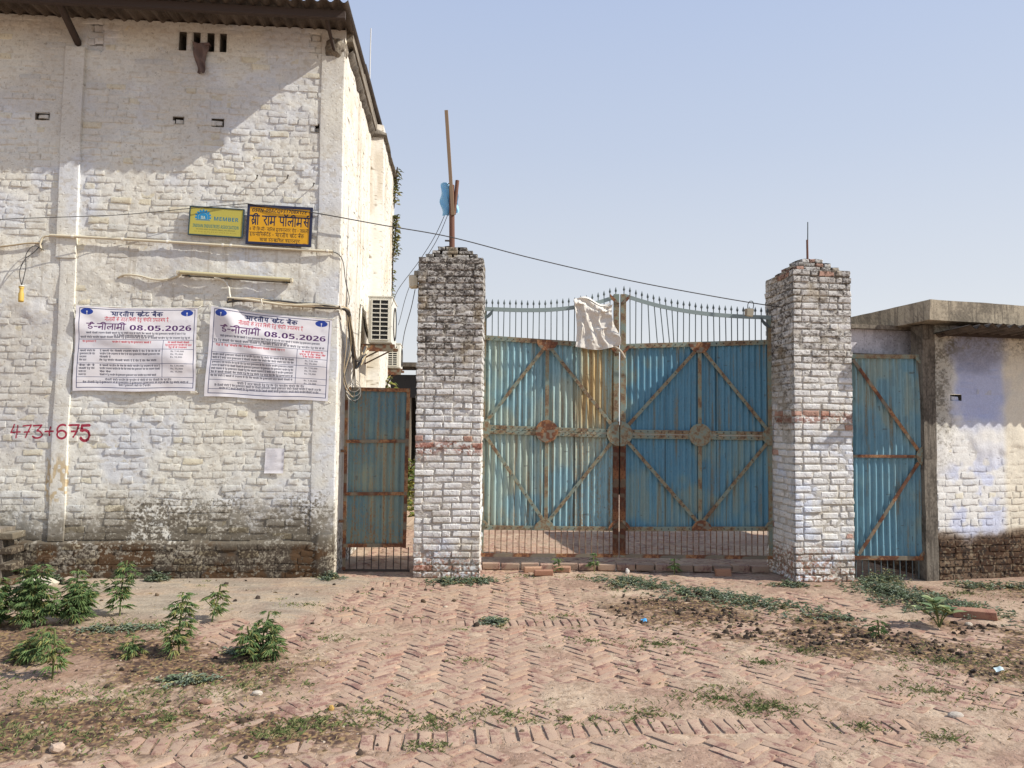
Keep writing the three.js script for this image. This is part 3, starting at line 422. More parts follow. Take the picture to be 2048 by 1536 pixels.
function gateLeaf(o) {
  const t = thing('gate_leaf', o.label, 'gate', [o.hx, 0, -9.4], 0, 'two leaves of the main gate'), W = o.w, dir = o.dir, X = (s) => dir > 0 ? s * W : -s * W; // s = 0 at the hinge, 1 at the meeting stile
  const at = (s, a, b) => mix(a, b, s), top = (s) => at(s, o.top[0], o.top[1]), md = (s) => at(s, o.mid[0], o.mid[1]), bt = (s) => at(s, o.bot[0], o.bot[1]), lo = (s) => at(s, o.low[0], o.low[1]);
  const x0 = min(X(0), X(1)), uv = (x, y) => [(x - x0) / W, (y - .4) / 2.6];
  const paint = std({ map: o.paint, bumpMap: tile(rustTile, 2, 2), bumpScale: .0008, roughness: .62, metalness: .1 });
  // sheets: three wide, upper and lower rows, each lapped over its neighbour
  const cuts = [0, .36, .69, 1]; for (let k = 0; k < 3; k++) for (const up of [0, 1]) { const a = min(X(cuts[k]), X(cuts[k + 1])) - (k ? .01 : 0), b = max(X(cuts[k]), X(cuts[k + 1])) + .03 * (k < 2 ? 1 : 0); const xa = max(a, x0 + .004), xb = min(b, x0 + W - .004), sc = (cuts[k] + cuts[k + 1]) / 2; mesh('corrugated_sheet', sheetGeo(xa, xb, up ? md(sc) + .0 : bt(sc) + .005, up ? top(sc) - .005 : md(sc) - .002, -.028 - (k % 2) * .006, .0762, o.amp, o.seed + k * 3 + up, uv), paint, t); }
  const F = (n, g, m = M.paintIron) => mesh(n, g, m, t), P = (s, f) => [X(s), f(s)];
  const cx = .475; // centre upright
  F('top_rail', flat([X(0), top(0) - .02], [X(1), top(1) - .02], .06, 0)); F('bottom_rail', flat([X(0), bt(0)], [X(1), bt(1)], .055, 0)); F('sill_rail', flat([X(0), lo(0) + .02], [X(1), lo(1) + .02], .045, 0), M.rustIron);
  F('middle_rail', flat([X(0), md(0) + .028], [X(1), md(1) + .028], .05, .001)); F('middle_rail', flat([X(0), md(0) - .03], [X(1), md(1) - .03], .05, .001));
  F('upright', flat([X(cx), bt(cx)], [X(cx), top(cx) - .04], .046, .004));
  F('hinge_stile', flat([X(.012), lo(0)], [X(.012), o.rail[0][1]], .05, -.004)); F('meeting_stile', planar(box(.068, o.peak - lo(1), .05, X(1) - dir * .036, (o.peak + lo(1)) / 2, -.012, 0, 0, 0, .003), 1, 1), M.paintIron); F('meeting_stile_foot', planar(box(.07, 1.55, .052, X(1) - dir * .0362, lo(1) + .80, -.0125, 0, 0, 0, .003), 2, 2), M.footRust);
  for (const [a, b] of [[P(cx, top), P(.03, md)], [P(cx, top), P(.96, md)], [P(cx, bt), P(.03, md)], [P(cx, bt), P(.96, md)]]) F('diagonal_brace', flat([a[0], a[1] + (a[1] > 1.5 ? -.05 : .05)], [b[0], b[1] + (a[1] > 1.5 ? .08 : -.08)], .042, .008));
  F('gusset_plate', disc(X(cx), top(cx) - .0, .132, .012, PI, 2 * PI), M.rustIron); F('gusset_plate', disc(X(cx), md(cx), .138, .012), o.rustDisc ? M.rustIron : M.paintIron); F('gusset_plate', disc(X(cx) - .02 * dir, bt(cx) - .02, .125, .012, 0, PI), o.rustDisc ? M.paintIron : M.rustIron);
  const q = dir > 0 ? [PI / 2, PI * 1.5] : [-PI / 2, PI / 2], r = dir > 0 ? [-PI / 2, PI / 2] : [PI / 2, PI * 1.5];
  F('gusset_plate', disc(X(1), md(1), .15, .016, ...q)); F('gusset_plate', disc(X(0), md(0), .12, .012, ...r)); F('gusset_plate', disc(X(1), bt(1) - .02, .13, .016, dir > 0 ? PI / 2 : 0, dir > 0 ? PI : PI / 2), M.rustIron); F('gusset_plate', disc(X(1), o.peak, .12, .016, dir > 0 ? PI : 1.5 * PI, dir > 0 ? 1.5 * PI : 2 * PI), M.rustIron); F('gusset_plate', disc(X(1), top(1), .11, .013, dir > 0 ? PI : 1.5 * PI, dir > 0 ? 1.5 * PI : 2 * PI), M.rustIron); F('gusset_plate', disc(X(0), bt(0), .1, .012, dir > 0 ? 0 : PI / 2, dir > 0 ? PI / 2 : PI));
  F('gusset_plate', disc(X(0), o.rail[0][1], .13, .012, dir > 0 ? 1.5 * PI : PI, dir > 0 ? 2 * PI : 1.5 * PI), M.bluedIron);
  // curved top rail
  const rc = new THREE.CatmullRomCurve3(o.rail.map(([s, y]) => V(X(s), y, 0))), pts = rc.getPoints(40), rg = new GB(); for (const zz of [.006, -.006]) rg.grid(40, 1, (i, j) => [pts[i].x, pts[i].y + (j - .5) * .05, zz, pts[i].x, pts[i].y + j * .05]); rg.grid(40, 1, (i, j) => [pts[i].x, pts[i].y + .025, (j - .5) * .012, pts[i].x, j]); rg.grid(40, 1, (i, j) => [pts[i].x, pts[i].y - .025, (j - .5) * .012, pts[i].x, j]); F('curved_rail', rg.geo(), M.railIron); if (dir < 0) mesh('drop_bolt', box(.03, .86, .03, X(1) - .012, 1.36, -.05, 0, 0, 0, .003), M.darkIron, t);
  const ry = (s) => { let b = pts[0]; for (const p of pts) if (abs(p.x - X(s)) < abs(b.x - X(s))) b = p; return b.y; }, R = rng(o.seed);
  for (let k = 0; k < o.n; k++) { const s = (k + .6) / (o.n + .2), lean = (R() - .5) * .012 + (o.bend?.(s) ?? 0); mesh('picket', picketGeo(X(s) + lean, top(s), X(s), ry(s) + .045 + R() * .008), M.bluedIron, t).position.z = -.004; }
  for (let k = 0; k < o.nb; k++) { const s = (k + .5) / o.nb; if (s > .955) continue; mesh('lower_bar', picketGeo(X(s) + (R() - .5) * .006, lo(s) + .02, X(s), bt(s) - .01, false), M.rustIron, t).position.z = -.012; }
  const rv = []; for (let k = 1; k < 22; k++) { const s = k / 22; rv.push([X(s), md(s) + .03], [X(s), md(s) - .03], [X(s), bt(s)], [X(s), top(s) - .02]); } for (let k = 1; k < 9; k++) for (const [a, b, y] of [[cx, .03, top], [cx, .96, top], [cx, .03, bt], [cx, .96, bt]]) { const u = k / 9, s = mix(a, b, u); rv.push([X(s), mix(y(cx), md(b), u) + (y === top ? mix(-.05, .08, u) : mix(.05, -.08, u))]); }
  F('rivets', rivets(rv, .013), M.darkIron); t.children.at(-1).userData.kind = 'stuff';
  return t;
}
M.railIron = std({ color: lin(.27, .33, .32), roughness: .7, metalness: .2, bumpMap: tile(rustTile, 2, 2), bumpScale: .002 });
gateLeaf({ label: 'faded blue corrugated gate leaf with orange rusted discs, beside the pipe pillar', hx: -.372, w: 1.699, dir: 1, amp: .0135, seed: 11, top: [2.878, 2.782], mid: [1.722, 1.682], bot: [.517, .517], low: [.165, .172], peak: 3.42, n: 23, nb: 23, rustDisc: true,
  rail: [[0, 3.215], [.3, 3.205], [.5, 3.215], [.68, 3.25], [.84, 3.31], [.97, 3.385]],
  paint: gatePaint(701, [132, 168, 176], [158, 182, 178], (x, y, n) => sst(1.08, 1.3, x) * sst(1.5, 2.0, y) * .9 + sst(.45, .6, n) * .3, 1.699, .4, 3.0, (x, y) => sst(1.0, 1.4, x) * .3 + sst(.9, .52, y) * .25) });
gateLeaf({ label: 'deep blue corrugated gate leaf beside the rebar-topped pillar, mostly in shade', hx: 3.215, w: 1.874, dir: -1, amp: .0115, seed: 29, top: [2.86, 2.785], mid: [1.674, 1.682], bot: [.54, .517], low: [.17, .172], peak: 3.42, n: 25, nb: 26, rustDisc: false,
  rail: [[0, 3.145], [.3, 3.165], [.5, 3.2], [.7, 3.26], [.85, 3.33], [.97, 3.40]], bend: (s) => s > .62 && s < .85 ? .05 * sin((s - .62) / .23 * PI) : 0,
  paint: gatePaint(751, [86, 134, 156], [96, 142, 160], (x, y, n) => sst(.5, .62, n) * .35, 1.874, .4, 3.0, (x, y) => .04) });
{ // threshold under the gate
  const t = thing('gate_threshold', 'low brick threshold strip under the main gate leaves', 'threshold', [-.34, 0, -9.42]), R = rng(88), P = std({ map: brickMap, bumpMap: brickMap, bumpScale: .005, roughness: 1, vertexColors: true });
  for (let x = 0; x < 3.5; x += .235) { const g = new GB(), q = .62 + R() * .3; block(g, x + .112, .045 + R() * .012, 0, .224, .085, .11, R, (a, b, c) => [a * 2, b * 2 + c], [q, q, q]); mesh('brick', g.geo(), P, t); }
}

// ---------------------------------------------------------------- narrow wicket gate beside the factory corner
{
  const t = thing('wicket_gate', 'narrow rusty-framed blue corrugated wicket gate beside the factory corner', 'gate', [-2.0, 0, -9.2]), W = .75, uv = (x, y) => [x / W, (y - .25) / 2];
  const paint = std({ map: gatePaint(811, [92, 122, 130], [110, 132, 128], (x, y, n) => sst(.5, .65, n) * .4, W, .25, 2.25, (x, y) => sst(1.35, .5, y % .64 + .35) * .35 + sst(.9, .3, y) * .5), bumpMap: tile(rustTile, 1, 2), bumpScale: .0015, roughness: .65, metalness: .1 });
  const ys = [.31, .925, 1.555, 2.19]; for (let k = 0; k < 3; k++) mesh('corrugated_sheet', sheetGeo(.03, W - .03, ys[k] + .01, ys[k + 1] - .01, -.02, .0762, .0075, 41 + k, uv), paint, t);
  for (const y of ys) mesh('rail', flat([0, y], [W, y + (y > 2 ? -.01 : .012)], y === 2.19 || y === .31 ? .045 : .04, 0), M.rustIron, t);
  mesh('stile', flat([.012, .02], [-.004, 2.21], .04, -.003), M.rustIron, t); mesh('stile', flat([W - .02, .29], [W - .004, 2.205], .042, -.003), M.rustIron, t);
  for (let k = 0; k < 9; k++) { const x = .075 + k * .088; mesh('lower_bar', picketGeo(x, .015, x, .3, false), M.darkIron, t).position.z = -.008; }
  mesh('foot_rail', flat([0, .02], [.80, .02], .03, -.004), M.darkIron, t); mesh('hinge_lug', box(.07, .035, .02, -.03, 1.44, 0), M.rustIron, t); mesh('hinge_lug', box(.07, .035, .02, -.03, .6, 0), M.rustIron, t);
}

// ---------------------------------------------------------------- small shed on the right with slab, awning and concrete door post
const SH = 11 * PI / 180, S0 = [5.045, 0, -9.05];
const shed = thing('brick_shed', 'low lavender-washed brick shed with weathered concrete slab roof', 'building', S0, SH);
{
  const uv = (x, y) => [(x + .05) / 2.6, y / 3.1];
  const map = tex(1024, 1024, (u, v, c) => {
    const x = u * 2.6 - .05, y = v * 3.1, n = fbm(x * 2, y * 2, 4, 901), n2 = fbm(x * 4, y * 4, 3, 902), f = vn(x * 90, y * 90, 903), g1 = grain(x, y, 904);
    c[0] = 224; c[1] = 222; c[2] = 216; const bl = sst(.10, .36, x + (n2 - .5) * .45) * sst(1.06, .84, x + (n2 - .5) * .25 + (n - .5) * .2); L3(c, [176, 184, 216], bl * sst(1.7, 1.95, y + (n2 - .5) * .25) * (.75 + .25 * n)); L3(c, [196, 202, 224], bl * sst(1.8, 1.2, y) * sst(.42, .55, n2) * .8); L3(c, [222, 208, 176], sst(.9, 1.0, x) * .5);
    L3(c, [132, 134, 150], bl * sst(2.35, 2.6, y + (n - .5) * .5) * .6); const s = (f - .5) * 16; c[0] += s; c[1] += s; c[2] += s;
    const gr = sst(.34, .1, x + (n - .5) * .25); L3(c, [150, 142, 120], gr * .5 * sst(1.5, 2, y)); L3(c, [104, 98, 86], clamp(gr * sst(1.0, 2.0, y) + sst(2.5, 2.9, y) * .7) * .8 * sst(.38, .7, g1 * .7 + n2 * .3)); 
    const ft = sst(.62, .38, y + (n - .5) * .22); L3(c, [96, 74, 52], ft * .9); L3(c, [66, 43, 24], ft * sst(.32, .5, fbm(x * 5, y * 5, 4, 905))); L3(c, [46, 34, 24], ft * sst(.5, .62, g1)); L3(c, [150, 138, 116], ft * sst(.68, .8, vn(x * 44, y * 46, 906)) * .6);
  });
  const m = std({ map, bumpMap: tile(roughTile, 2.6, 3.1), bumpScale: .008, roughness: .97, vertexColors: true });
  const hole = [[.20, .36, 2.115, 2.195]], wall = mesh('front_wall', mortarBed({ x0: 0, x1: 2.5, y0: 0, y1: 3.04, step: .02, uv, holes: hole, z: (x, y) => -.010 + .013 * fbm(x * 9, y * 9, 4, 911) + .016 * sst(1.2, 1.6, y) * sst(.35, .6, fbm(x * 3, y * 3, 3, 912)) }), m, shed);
  brickwork(wall, 'far_bricks', { seed: 31, x0: .01, x1: 2.5, y0: .01, y1: 3.0, uv, holes: hole, headers: .12, proud: .007, z: (x, y) => y > 1.25 ? -.004 : y < .5 ? .006 : 0, pick: (x, y) => x < 1.35 }, m);
  niche(hole[0], .12, M.concreteDark, wall, 'putlog_hole'); { const g = new GB(); brickPatch(g, .235, .335, 2.13, 2.18, -.01, rng(5), uv, [1, 1, 1]); mesh('plug_brick', g.geo(), m, wall); }
  mesh('side_wall', box(.22, 3.0, 2.4, .11, 1.5, -1.26), m, shed); mesh('back_wall', box(2.5, 3.0, .2, 1.25, 1.5, -2.5), m, shed);
  // concrete slab: tilted a little, chipped edge
  const sg = new THREE.BoxGeometry(3.2, .235, 3.2, 48, 4, 40), p = sg.attributes.position; for (let i = 0; i < p.count; i++) { const x = p.getX(i), y = p.getY(i), z = p.getZ(i); const e = (fbm(x * 7, z * 7 + y * 9, 3, 921) - .5) * .016; p.setXYZ(i, x + (abs(x) > 1.59 ? e : 0), y + (fbm(x * 3, z * 3, 2, 922) - .5) * .012, z + (abs(z) > 1.59 ? e : 0)); } sg.computeVertexNormals(); sg.rotateZ(-.018); sg.translate(1.29, 3.125, -1.28); planar(sg, .8, .8);
  mesh('roof_slab', sg, M.slab = conc(341, [172, 160, 138], [96, 88, 76]), shed);
  // awning sheet
  const aw = new GB(), nx = 130; for (const s of [0, 1]) aw.grid(nx, 4, (i, j) => { const x = mix(-.02, 2.5, i / nx), t = j / 4; return [x, mix(2.965, 2.93, t) + .024 * cos(x / .146 * 2 * PI) - s * .007 + sst(.3, 0, x) * -.03, mix(.56, -.02, t), x, t]; }); mesh('awning_sheet', aw.geo(), M.asbestos, shed);
  mesh('awning_purlin', box(2.5, .04, .04, 1.27, 2.905, .12), M.wood, shed);
  // lintel panel over the side gate and the dark room behind it
  mesh('lintel_panel', planar(box(1.3, .34, .12, -.62, 2.87, -.42), .6, .6), M.lintel = conc(351, [200, 196, 200], [150, 146, 150]), shed); mesh('lintel_ledge', planar(box(1.3, .05, .2, -.62, 3.02, -.38), 1, 1), M.concrete, shed);
  mesh('door_post', planar((() => { const g = new THREE.BoxGeometry(.165, 3.02, .2, 3, 40, 3), q = g.attributes.position; for (let i = 0; i < q.count; i++) { const y = q.getY(i); q.setX(i, q.getX(i) + (fbm(y * 3, 1, 3, 931) - .5) * .025); q.setZ(i, q.getZ(i) + (fbm(y * 4 + q.getX(i) * 9, 5, 3, 932) - .5) * .016); } g.computeVertexNormals(); g.translate(-.088, 1.51, -.085); return g; })(), 1, .7), M.concreteDark, shed);
}
{ // side gate between the right pillar and the door post
  const t = thing('side_gate', 'narrow blue corrugated side gate with rusty zigzag braces beside the shed post', 'gate', [4.93, 0, -9.055]), W = .9, X = (x) => x - W, uv = (x, y) => [(x + W) / W, (y - .2) / 2.6];
  const paint = std({ map: gatePaint(861, [104, 146, 162], [126, 160, 166], (x, y, n) => sst(.55, .66, n) * .3, W, .2, 2.8, () => .03), bumpMap: tile(rustTile, 1, 2), bumpScale: .0015, roughness: .62, metalness: .1 });
  mesh('corrugated_sheet', sheetGeo(X(0), X(W), 1.43, 2.62, -.022, .0762, .013, 61, uv), paint, t); mesh('corrugated_sheet', sheetGeo(X(0), X(W), .27, 1.45, -.028, .0762, .013, 62, uv), paint, t);
  for (const [y, m] of [[2.64, M.paintIron], [1.45, M.rustIron], [.255, M.rustIron]]) mesh('rail', flat([X(0), y], [X(W), y + .004], y === 1.45 ? .034 : .05, 0), m, t);
  mesh('diagonal_brace', flat([X(.04), 2.6], [X(W - .1), 1.53], .04, .008), M.rustIron, t); mesh('diagonal_brace', flat([X(.08), .30], [X(W - .1), 1.38], .04, .008), M.rustIron, t);
  mesh('gusset_plate', disc(X(W), 1.46, .125, .012, PI / 2, 1.5 * PI), M.paintIron, t); mesh('gusset_plate', disc(X(W), 2.66, .12, .012, PI, 1.5 * PI), M.paintIron, t); mesh('gusset_plate', disc(X(W), .24, .12, .012, PI / 2, PI), M.rustIron, t);
  mesh('stile', flat([X(W), .03], [X(W), 2.67], .04, -.003), M.paintIron, t); mesh('stile', flat([X(.01), .03], [X(.01), 2.67], .04, -.003), M.paintIron, t);
  for (let k = 0; k < 12; k++) { const x = X(.05 + k * .074); mesh('lower_bar', picketGeo(x, .02, x, .25, false), M.bluedIron, t).position.z = -.01; }
}
{ // open shed far back in the yard, seen between the factory and the pillar
  const t = thing('yard_shed', 'dark open-fronted shed far back in the yard', 'shed', [-3.2, 0, -17]);
  mesh('roof', planar(box(4.4, .09, 3.6, 1.0, 3.17, -1.2, .05), .5, .5), M.concrete, t); mesh('back_wall', box(4, 3, .15, 1, 1.5, -2.8), M.concreteDark, t); mesh('end_wall', box(.15, 3, 2.8, 3.0, 1.5, -1.4), M.concreteDark, t); mesh('fascia', planar(box(4.2, .5, .12, 1, 2.62, .3), .7, .7), std({ color: lin(.03, .03, .033), roughness: .9, bumpMap: tile(roughTile, 2, 1), bumpScale: .02 }), t);
  mesh('post', box(.18, 2.5, .18, .9, 1.2, .25), M.concrete, t); mesh('low_wall', planar(box(4, .9, .15, 1, .45, .1), .8, .8), M.concrete, t);
}
{ // low brick stump at the far left
  const t = thing('brick_stump', 'low mouldy brick stump against the factory plinth', 'wall stub', onF(-4.6, 0, .12), TH), R = rng(91);
  const m = std({ map: facadeMap, bumpMap: tile(roughTile, 5.64, 6.6), bumpScale: .01, roughness: 1, vertexColors: true }), uv = (x, y, z) => fUV(clamp(x - 2.4 + z, -5, -.4), y * .8 + .02);
  for (let r = 0; r < 7; r++) { let x = r % 2 ? 0 : -.11; for (; x < 1.15; x += .235) { const g = new GB(), q = .9 + R() * .15; block(g, x + .11, .038 + r * .08, .14, .222, .078, .24, R, uv, [q, q * .98, q * .93]); mesh('brick', g.geo(), m, t); } }
  mesh('mortar', box(1.30, .56, .226, .525, .28, .14), M.concreteDark, t);
  const cap = new THREE.BoxGeometry(1.32, .04, .3, 12, 1, 4), p = cap.attributes.position; for (let i = 0; i < p.count; i++) p.setY(i, p.getY(i) + (vn(p.getX(i) * 9, p.getZ(i) * 9, 3) - .5) * .018); cap.computeVertexNormals(); cap.translate(.5, .585, .14); mesh('cap', planar(cap, 1, 1, 0, 0, 'xz'), M.concrete, t);
}
// ---------------------------------------------------------------- Devanagari strokes (headline at y = 0, base at y = 10)
const DV = { 'ा': [3.6, 'M1.6 0V10'], 'न': [9, 'M7 0V10M7 5H3.2a1.2 1.2 0 1 0 .1 .1'], 'म': [9, 'M7 0V10M2.4 0V6.4M7 6.4H2.4a1.1 1.1 0 1 0 .1 .1'], 'र': [7.5, 'M3 0C7 .5 6.5 4 2.4 4.4L6.6 10'], 'ल': [10.5, 'M8.6 0V10M8.6 4.4C6.2 3 5.2 5 5.2 6.6C5.2 4 1.4 3.4 1.4 6.4C1.4 8 2.4 9 3.8 9'], 'प': [9, 'M7 0V10M2.2 0V4.4C2.2 7 5.4 6.6 7 5.8'], 'भ': [10, 'M8 0V10M8 6.4H4.4M5 0C1.6 .4 1.6 3 4.4 3C5 5 4 6 2.8 6.8'], 'त': [9, 'M7 0V10M7 4.4H4.6C2 4.4 2 7 4 9'], 'य': [9, 'M7 0V10M2.6 .6C5 2 2.2 3.4 2.8 5.4C3.6 7 6 6.4 7 5.6'], 'स': [10, 'M8.4 0V10M8.4 5H5.2M2.4 0C6 1 6 4 2.4 4.2L6.2 9'], 'ट': [8, 'M4.6 0V1.5C1.6 2 1.2 8.6 4.6 8.6C6.6 8.6 7.4 7.4 7 6.6'], 'ब': [9, 'M7 0V10M7 4C4 2 1.6 4 2.4 6C3.4 8 6 7 7 6M7 3.8L2.6 6.4'], 'व': [9, 'M7 0V10M7 4C4 2 1.6 4 2.4 6C3.4 8 6 7 7 6'], 'क': [11, 'M5.4 0V10M5.4 4C3 2.4 .8 4.6 2 6.4C3.4 7.6 5 6 5.4 4.6C7 2.4 10 3.4 10 5.4C10 6.4 9 7 8.6 7.6'], 'ह': [8, 'M4.6 0V1.5C1.8 2.5 6.8 3.5 3.8 5C1 6.5 5 8 5.8 6.5M3.8 7.5C3 9.5 5.6 10 6.6 11'], 'ई': [9, 'M4.6 0V2C1.2 2 1.2 5 4.6 5C8 5 8 8.6 4.6 8.6C2.6 8.6 2.2 7.6 2.2 7M4.4 0C4 -2 6.6 -3 7.6 -1.2'], 'इ': [9, 'M4.6 0V2C1.2 2 1.2 5 4.6 5C8 5 8 8.6 4.6 8.6C2.6 8.6 2.2 7.6 2.2 7'], 'श': [10, 'M8.4 0V10M3 .8C5.4 .8 6.2 3 4 4.2C2 5 3 7 5.2 9M8.4 5H5.6'], 'ज': [9, 'M7 0V10M7 4.4H3.6C1.8 4.4 1.8 7.4 4.2 7.4'], 'फ': [11, 'M5.4 0V10M1.8 0V4.4C1.8 6.4 4.4 6 5.4 5.4M5.4 5C7.4 3 10 4 10 5.4C10 6.4 9 7 8.6 7.6'], 'ग': [9, 'M7 0V10M2.6 0V7C2.6 8.4 1.4 8.4 1.4 7.4'], 'ड': [8, 'M4.6 0V2C1.8 2 1.8 5 4.2 5C7 5 7.4 9 4.2 9C2.4 9 2 8 2 7.4'], 'उ': [8, 'M2.6 1C5.6 1 5.6 4 3.6 4.4C7.4 4.4 7.4 9 4 9C2.2 9 1.8 8 1.8 7.4'], 'द': [8, 'M4.6 0V2C1.8 2.5 1.8 6 4.6 6C6 6 6 5 5.2 5L6.6 10'], 'ध': [9, 'M7 0V10M2.6 .8C5 1.5 2.2 3.4 2.8 5.4C3.6 7.4 6 6.4 7 5.6'], 'थ': [9, 'M7 0V10M3.4 .8C1.6 2.4 4.4 3 3 4.4C2.4 6.8 6 6.4 7 5.4'], 'ख': [11, 'M9.4 0V10M2.6 0C5.4 1 5 4 2.4 4.4L5.6 9M9.4 4.4C6.6 3 5.6 5.4 6.6 6.6C7.6 7.6 9 6.6 9.4 6'] };
const MAT = { 'ि': [3.4, 'M1.6 0V10M1.6 0C1.6 -3 6.6 -3.4 8.6 0'], 'ी': [3.8, 'M1.6 0V10M1.6 0C1.6 -3 -3.4 -3.4 -5.4 0'], 'े': [0, 'M-2 0L-5 -3.2'], 'ै': [0, 'M-2 0L-5 -3.2M-2 0L-3 -3.4'], 'ो': [3.6, 'M1.6 0V10M1.6 0L-1.4 -3.2'], 'ॉ': [3.6, 'M1.6 0V10M-1 -2.8C0 -.8 3 -.8 4 -2.8'], 'ु': [0, 'M-3 10.4C-6.4 10.4 -6.4 13 -4 13C-2.4 13 -2 12 -2 11.4'], 'ं': [0, 'M-2.6 -2.4h.8'] };
function deva(g, text, x, y, size, weight, width, slant = 0) {            // headline at y; fits `width` when given
  const toks = []; const ch = [...text];
  for (let i = 0; i < ch.length; i++) { const c = ch[i]; if (c === 'र' && ch[i + 1] === '्') { toks.push(['reph']); i++; continue; } if (c === '्') { toks.push([ch[i + 1] === 'र' ? (i++, 'rak') : 'half']); continue; } if (DV[c] && ch[i + 1] === 'ि') { toks.push(['m', 'ि'], ['c', c]); i++; continue; } toks.push([DV[c] ? 'c' : MAT[c] ? 'm' : c === ' ' ? 'sp' : 'x', c]); }
  const runs = []; let cx = 0, reph = false, seg = 0, segs = [];
  for (const [k, c] of toks) {
    if (k === 'sp') { segs.push([seg, cx]); cx += 5; seg = cx; continue; }
    if (k === 'reph') { reph = true; continue; } if (k === 'half') { cx -= 2; continue; } if (k === 'rak') { runs.push([cx, 'M-2 6.4L-6 9.6']); continue; }
    if (k === 'x') { segs.push([seg, cx]); runs.push([cx, c === '-' ? 'M.8 5H4.6' : c, c !== '-']); cx += c === '-' ? 5.6 : c === '.' ? 3 : 7; seg = cx; continue; }
    const [w, d] = k === 'c' ? DV[c] : MAT[c]; runs.push([cx, d]); cx += w; if (reph && k === 'c') { runs.push([cx, 'M-2 0C-4.6 -1.4 -2.4 -3.4 -.8 -2.6']); reph = false; }
  }
  segs.push([seg, cx]); const sc = size / 10, sx = width ? width / cx : sc;
  g.save(); g.transform(sx, 0, -slant, sc, x, y); g.lineWidth = weight / sc; g.lineCap = 'round'; g.lineJoin = 'round';
  for (const [a, d, ascii] of runs) { if (ascii) { g.font = 'bold 12px sans-serif'; g.fillText(d, a, 9.6); continue; } g.save(); g.translate(a, 0); g.stroke(new Path2D(d)); g.restore(); }
  for (const [a, b] of segs) if (b > a) { g.beginPath(); g.moveTo(a - .6, 0); g.lineTo(b + .2, 0); g.stroke(); }
  g.restore();
}
function canvasTex(w, h, draw) { const c = document.createElement('canvas'); c.width = w; c.height = h; const g = c.getContext('2d'); draw(g, w, h); const t = new THREE.CanvasTexture(c); t.colorSpace = THREE.SRGBColorSpace; return t; }
const speck = (g, w, h, n, seed, col) => { const R = rng(seed); for (let i = 0; i < n; i++) { g.fillStyle = col[floor(R() * col.length)]; g.globalAlpha = .06 + R() * .14; const s = 1 + R() * R() * w * .03; g.beginPath(); g.ellipse(R() * w, R() * h, s, s * (.3 + R()), R() * 3, 0, 7); g.fill(); } g.globalAlpha = 1; };
const fit = (g, s, x, y, w, font) => { g.save(); g.font = font; const k = w / g.measureText(s).width; g.translate(x, y); g.scale(k, 1); g.fillText(s, 0, 0); g.restore(); };

// ---------------------------------------------------------------- sign boards on the factory wall
function board(name, label, c0, c1, c2, c3, n, texture, frameMat, fw) {    // corners in wall metres: top-left, top-right, bottom-right, bottom-left
  const t = fthing(name, label, 'sign', c3[0], c3[1], n), w = hypot(c2[0] - c3[0], c2[1] - c3[1]), h = hypot(c0[0] - c3[0], c0[1] - c3[1]);
  t.rotation.z = atan2(c2[1] - c3[1], c2[0] - c3[0]);
  const f = new THREE.PlaneGeometry(w - fw, h - fw, 8, 6), p = f.attributes.position; for (let i = 0; i < p.count; i++) p.setZ(i, (fbm(p.getX(i) * 4, p.getY(i) * 4, 2, 3) - .5) * .006); f.computeVertexNormals(); f.translate(w / 2, h / 2, .016); mesh('panel', f, std({ map: texture, roughness: .5 }), t);
  mesh('backing', box(w - .004, h - .004, .012, w / 2, h / 2, .002), M.bluedIron, t);
  for (const [a, b, c, d] of [[w / 2, fw / 2, w, fw], [w / 2, h - fw / 2, w, fw], [fw / 2, h / 2, fw, h - 2 * fw], [w - fw / 2, h / 2, fw, h - 2 * fw]]) mesh('frame_bar', box(c, d, .024, a, b, .010, 0, 0, 0, .003), frameMat, t);
  return t;
}
board('member_sign', 'olive yellow membership sign with blue cogwheel emblem on the factory wall', [-1.715, 4.259], [-1.102, 4.238], [-1.109, 3.895], [-1.726, 3.918], .045, canvasTex(1024, 576, (g, w, h) => {
  g.fillStyle = '#b9ae4c'; g.fillRect(0, 0, w, h); speck(g, w, h, 220, 5, ['#8f8a3a', '#cfc672', '#a89a3c']);
  g.save(); g.translate(255, 205); g.fillStyle = '#1a86b8'; for (let k = 0; k < 11; k++) { g.save(); g.rotate(-PI * 1.17 + k * PI * 1.34 / 10); g.fillRect(104, -19, 52, 38); g.restore(); } g.beginPath(); g.arc(0, 0, 124, 0, PI * 2); g.fill(); g.fillStyle = '#b9ae4c'; g.fillRect(-170, 72, 340, 100); g.strokeStyle = '#b6c0a0'; g.lineWidth = 5; g.beginPath(); g.arc(0, 4, 92, PI * .8, PI * 2.2); g.stroke(); g.fillStyle = '#d5d8b0'; fit(g, 'IIA', -44, 38, 88, 'bold 82px sans-serif'); g.fillStyle = '#7d8560'; g.fillRect(-128, 50, 256, 16); g.restore();
  g.fillStyle = '#1f6f8c'; fit(g, 'MEMBER', 455, 262, 480, 'bold 112px sans-serif'); g.fillStyle = '#2a6a6e'; fit(g, 'INDIAN INDUSTRIES ASSOCIATION', 70, 420, 880, 'bold 96px sans-serif'); g.fillStyle = '#5b5c34'; fit(g, 'AN APEX BODY OF MICRO SMALL AND MEDIUM', 140, 466, 740, 'bold 32px sans-serif'); g.fillStyle = '#8c7a30'; fit(g, 'ENTERPRISES', 100, 512, 820, '26px sans-serif');
}), std({ color: lin(.03, .06, .07), roughness: .6 }), .014);
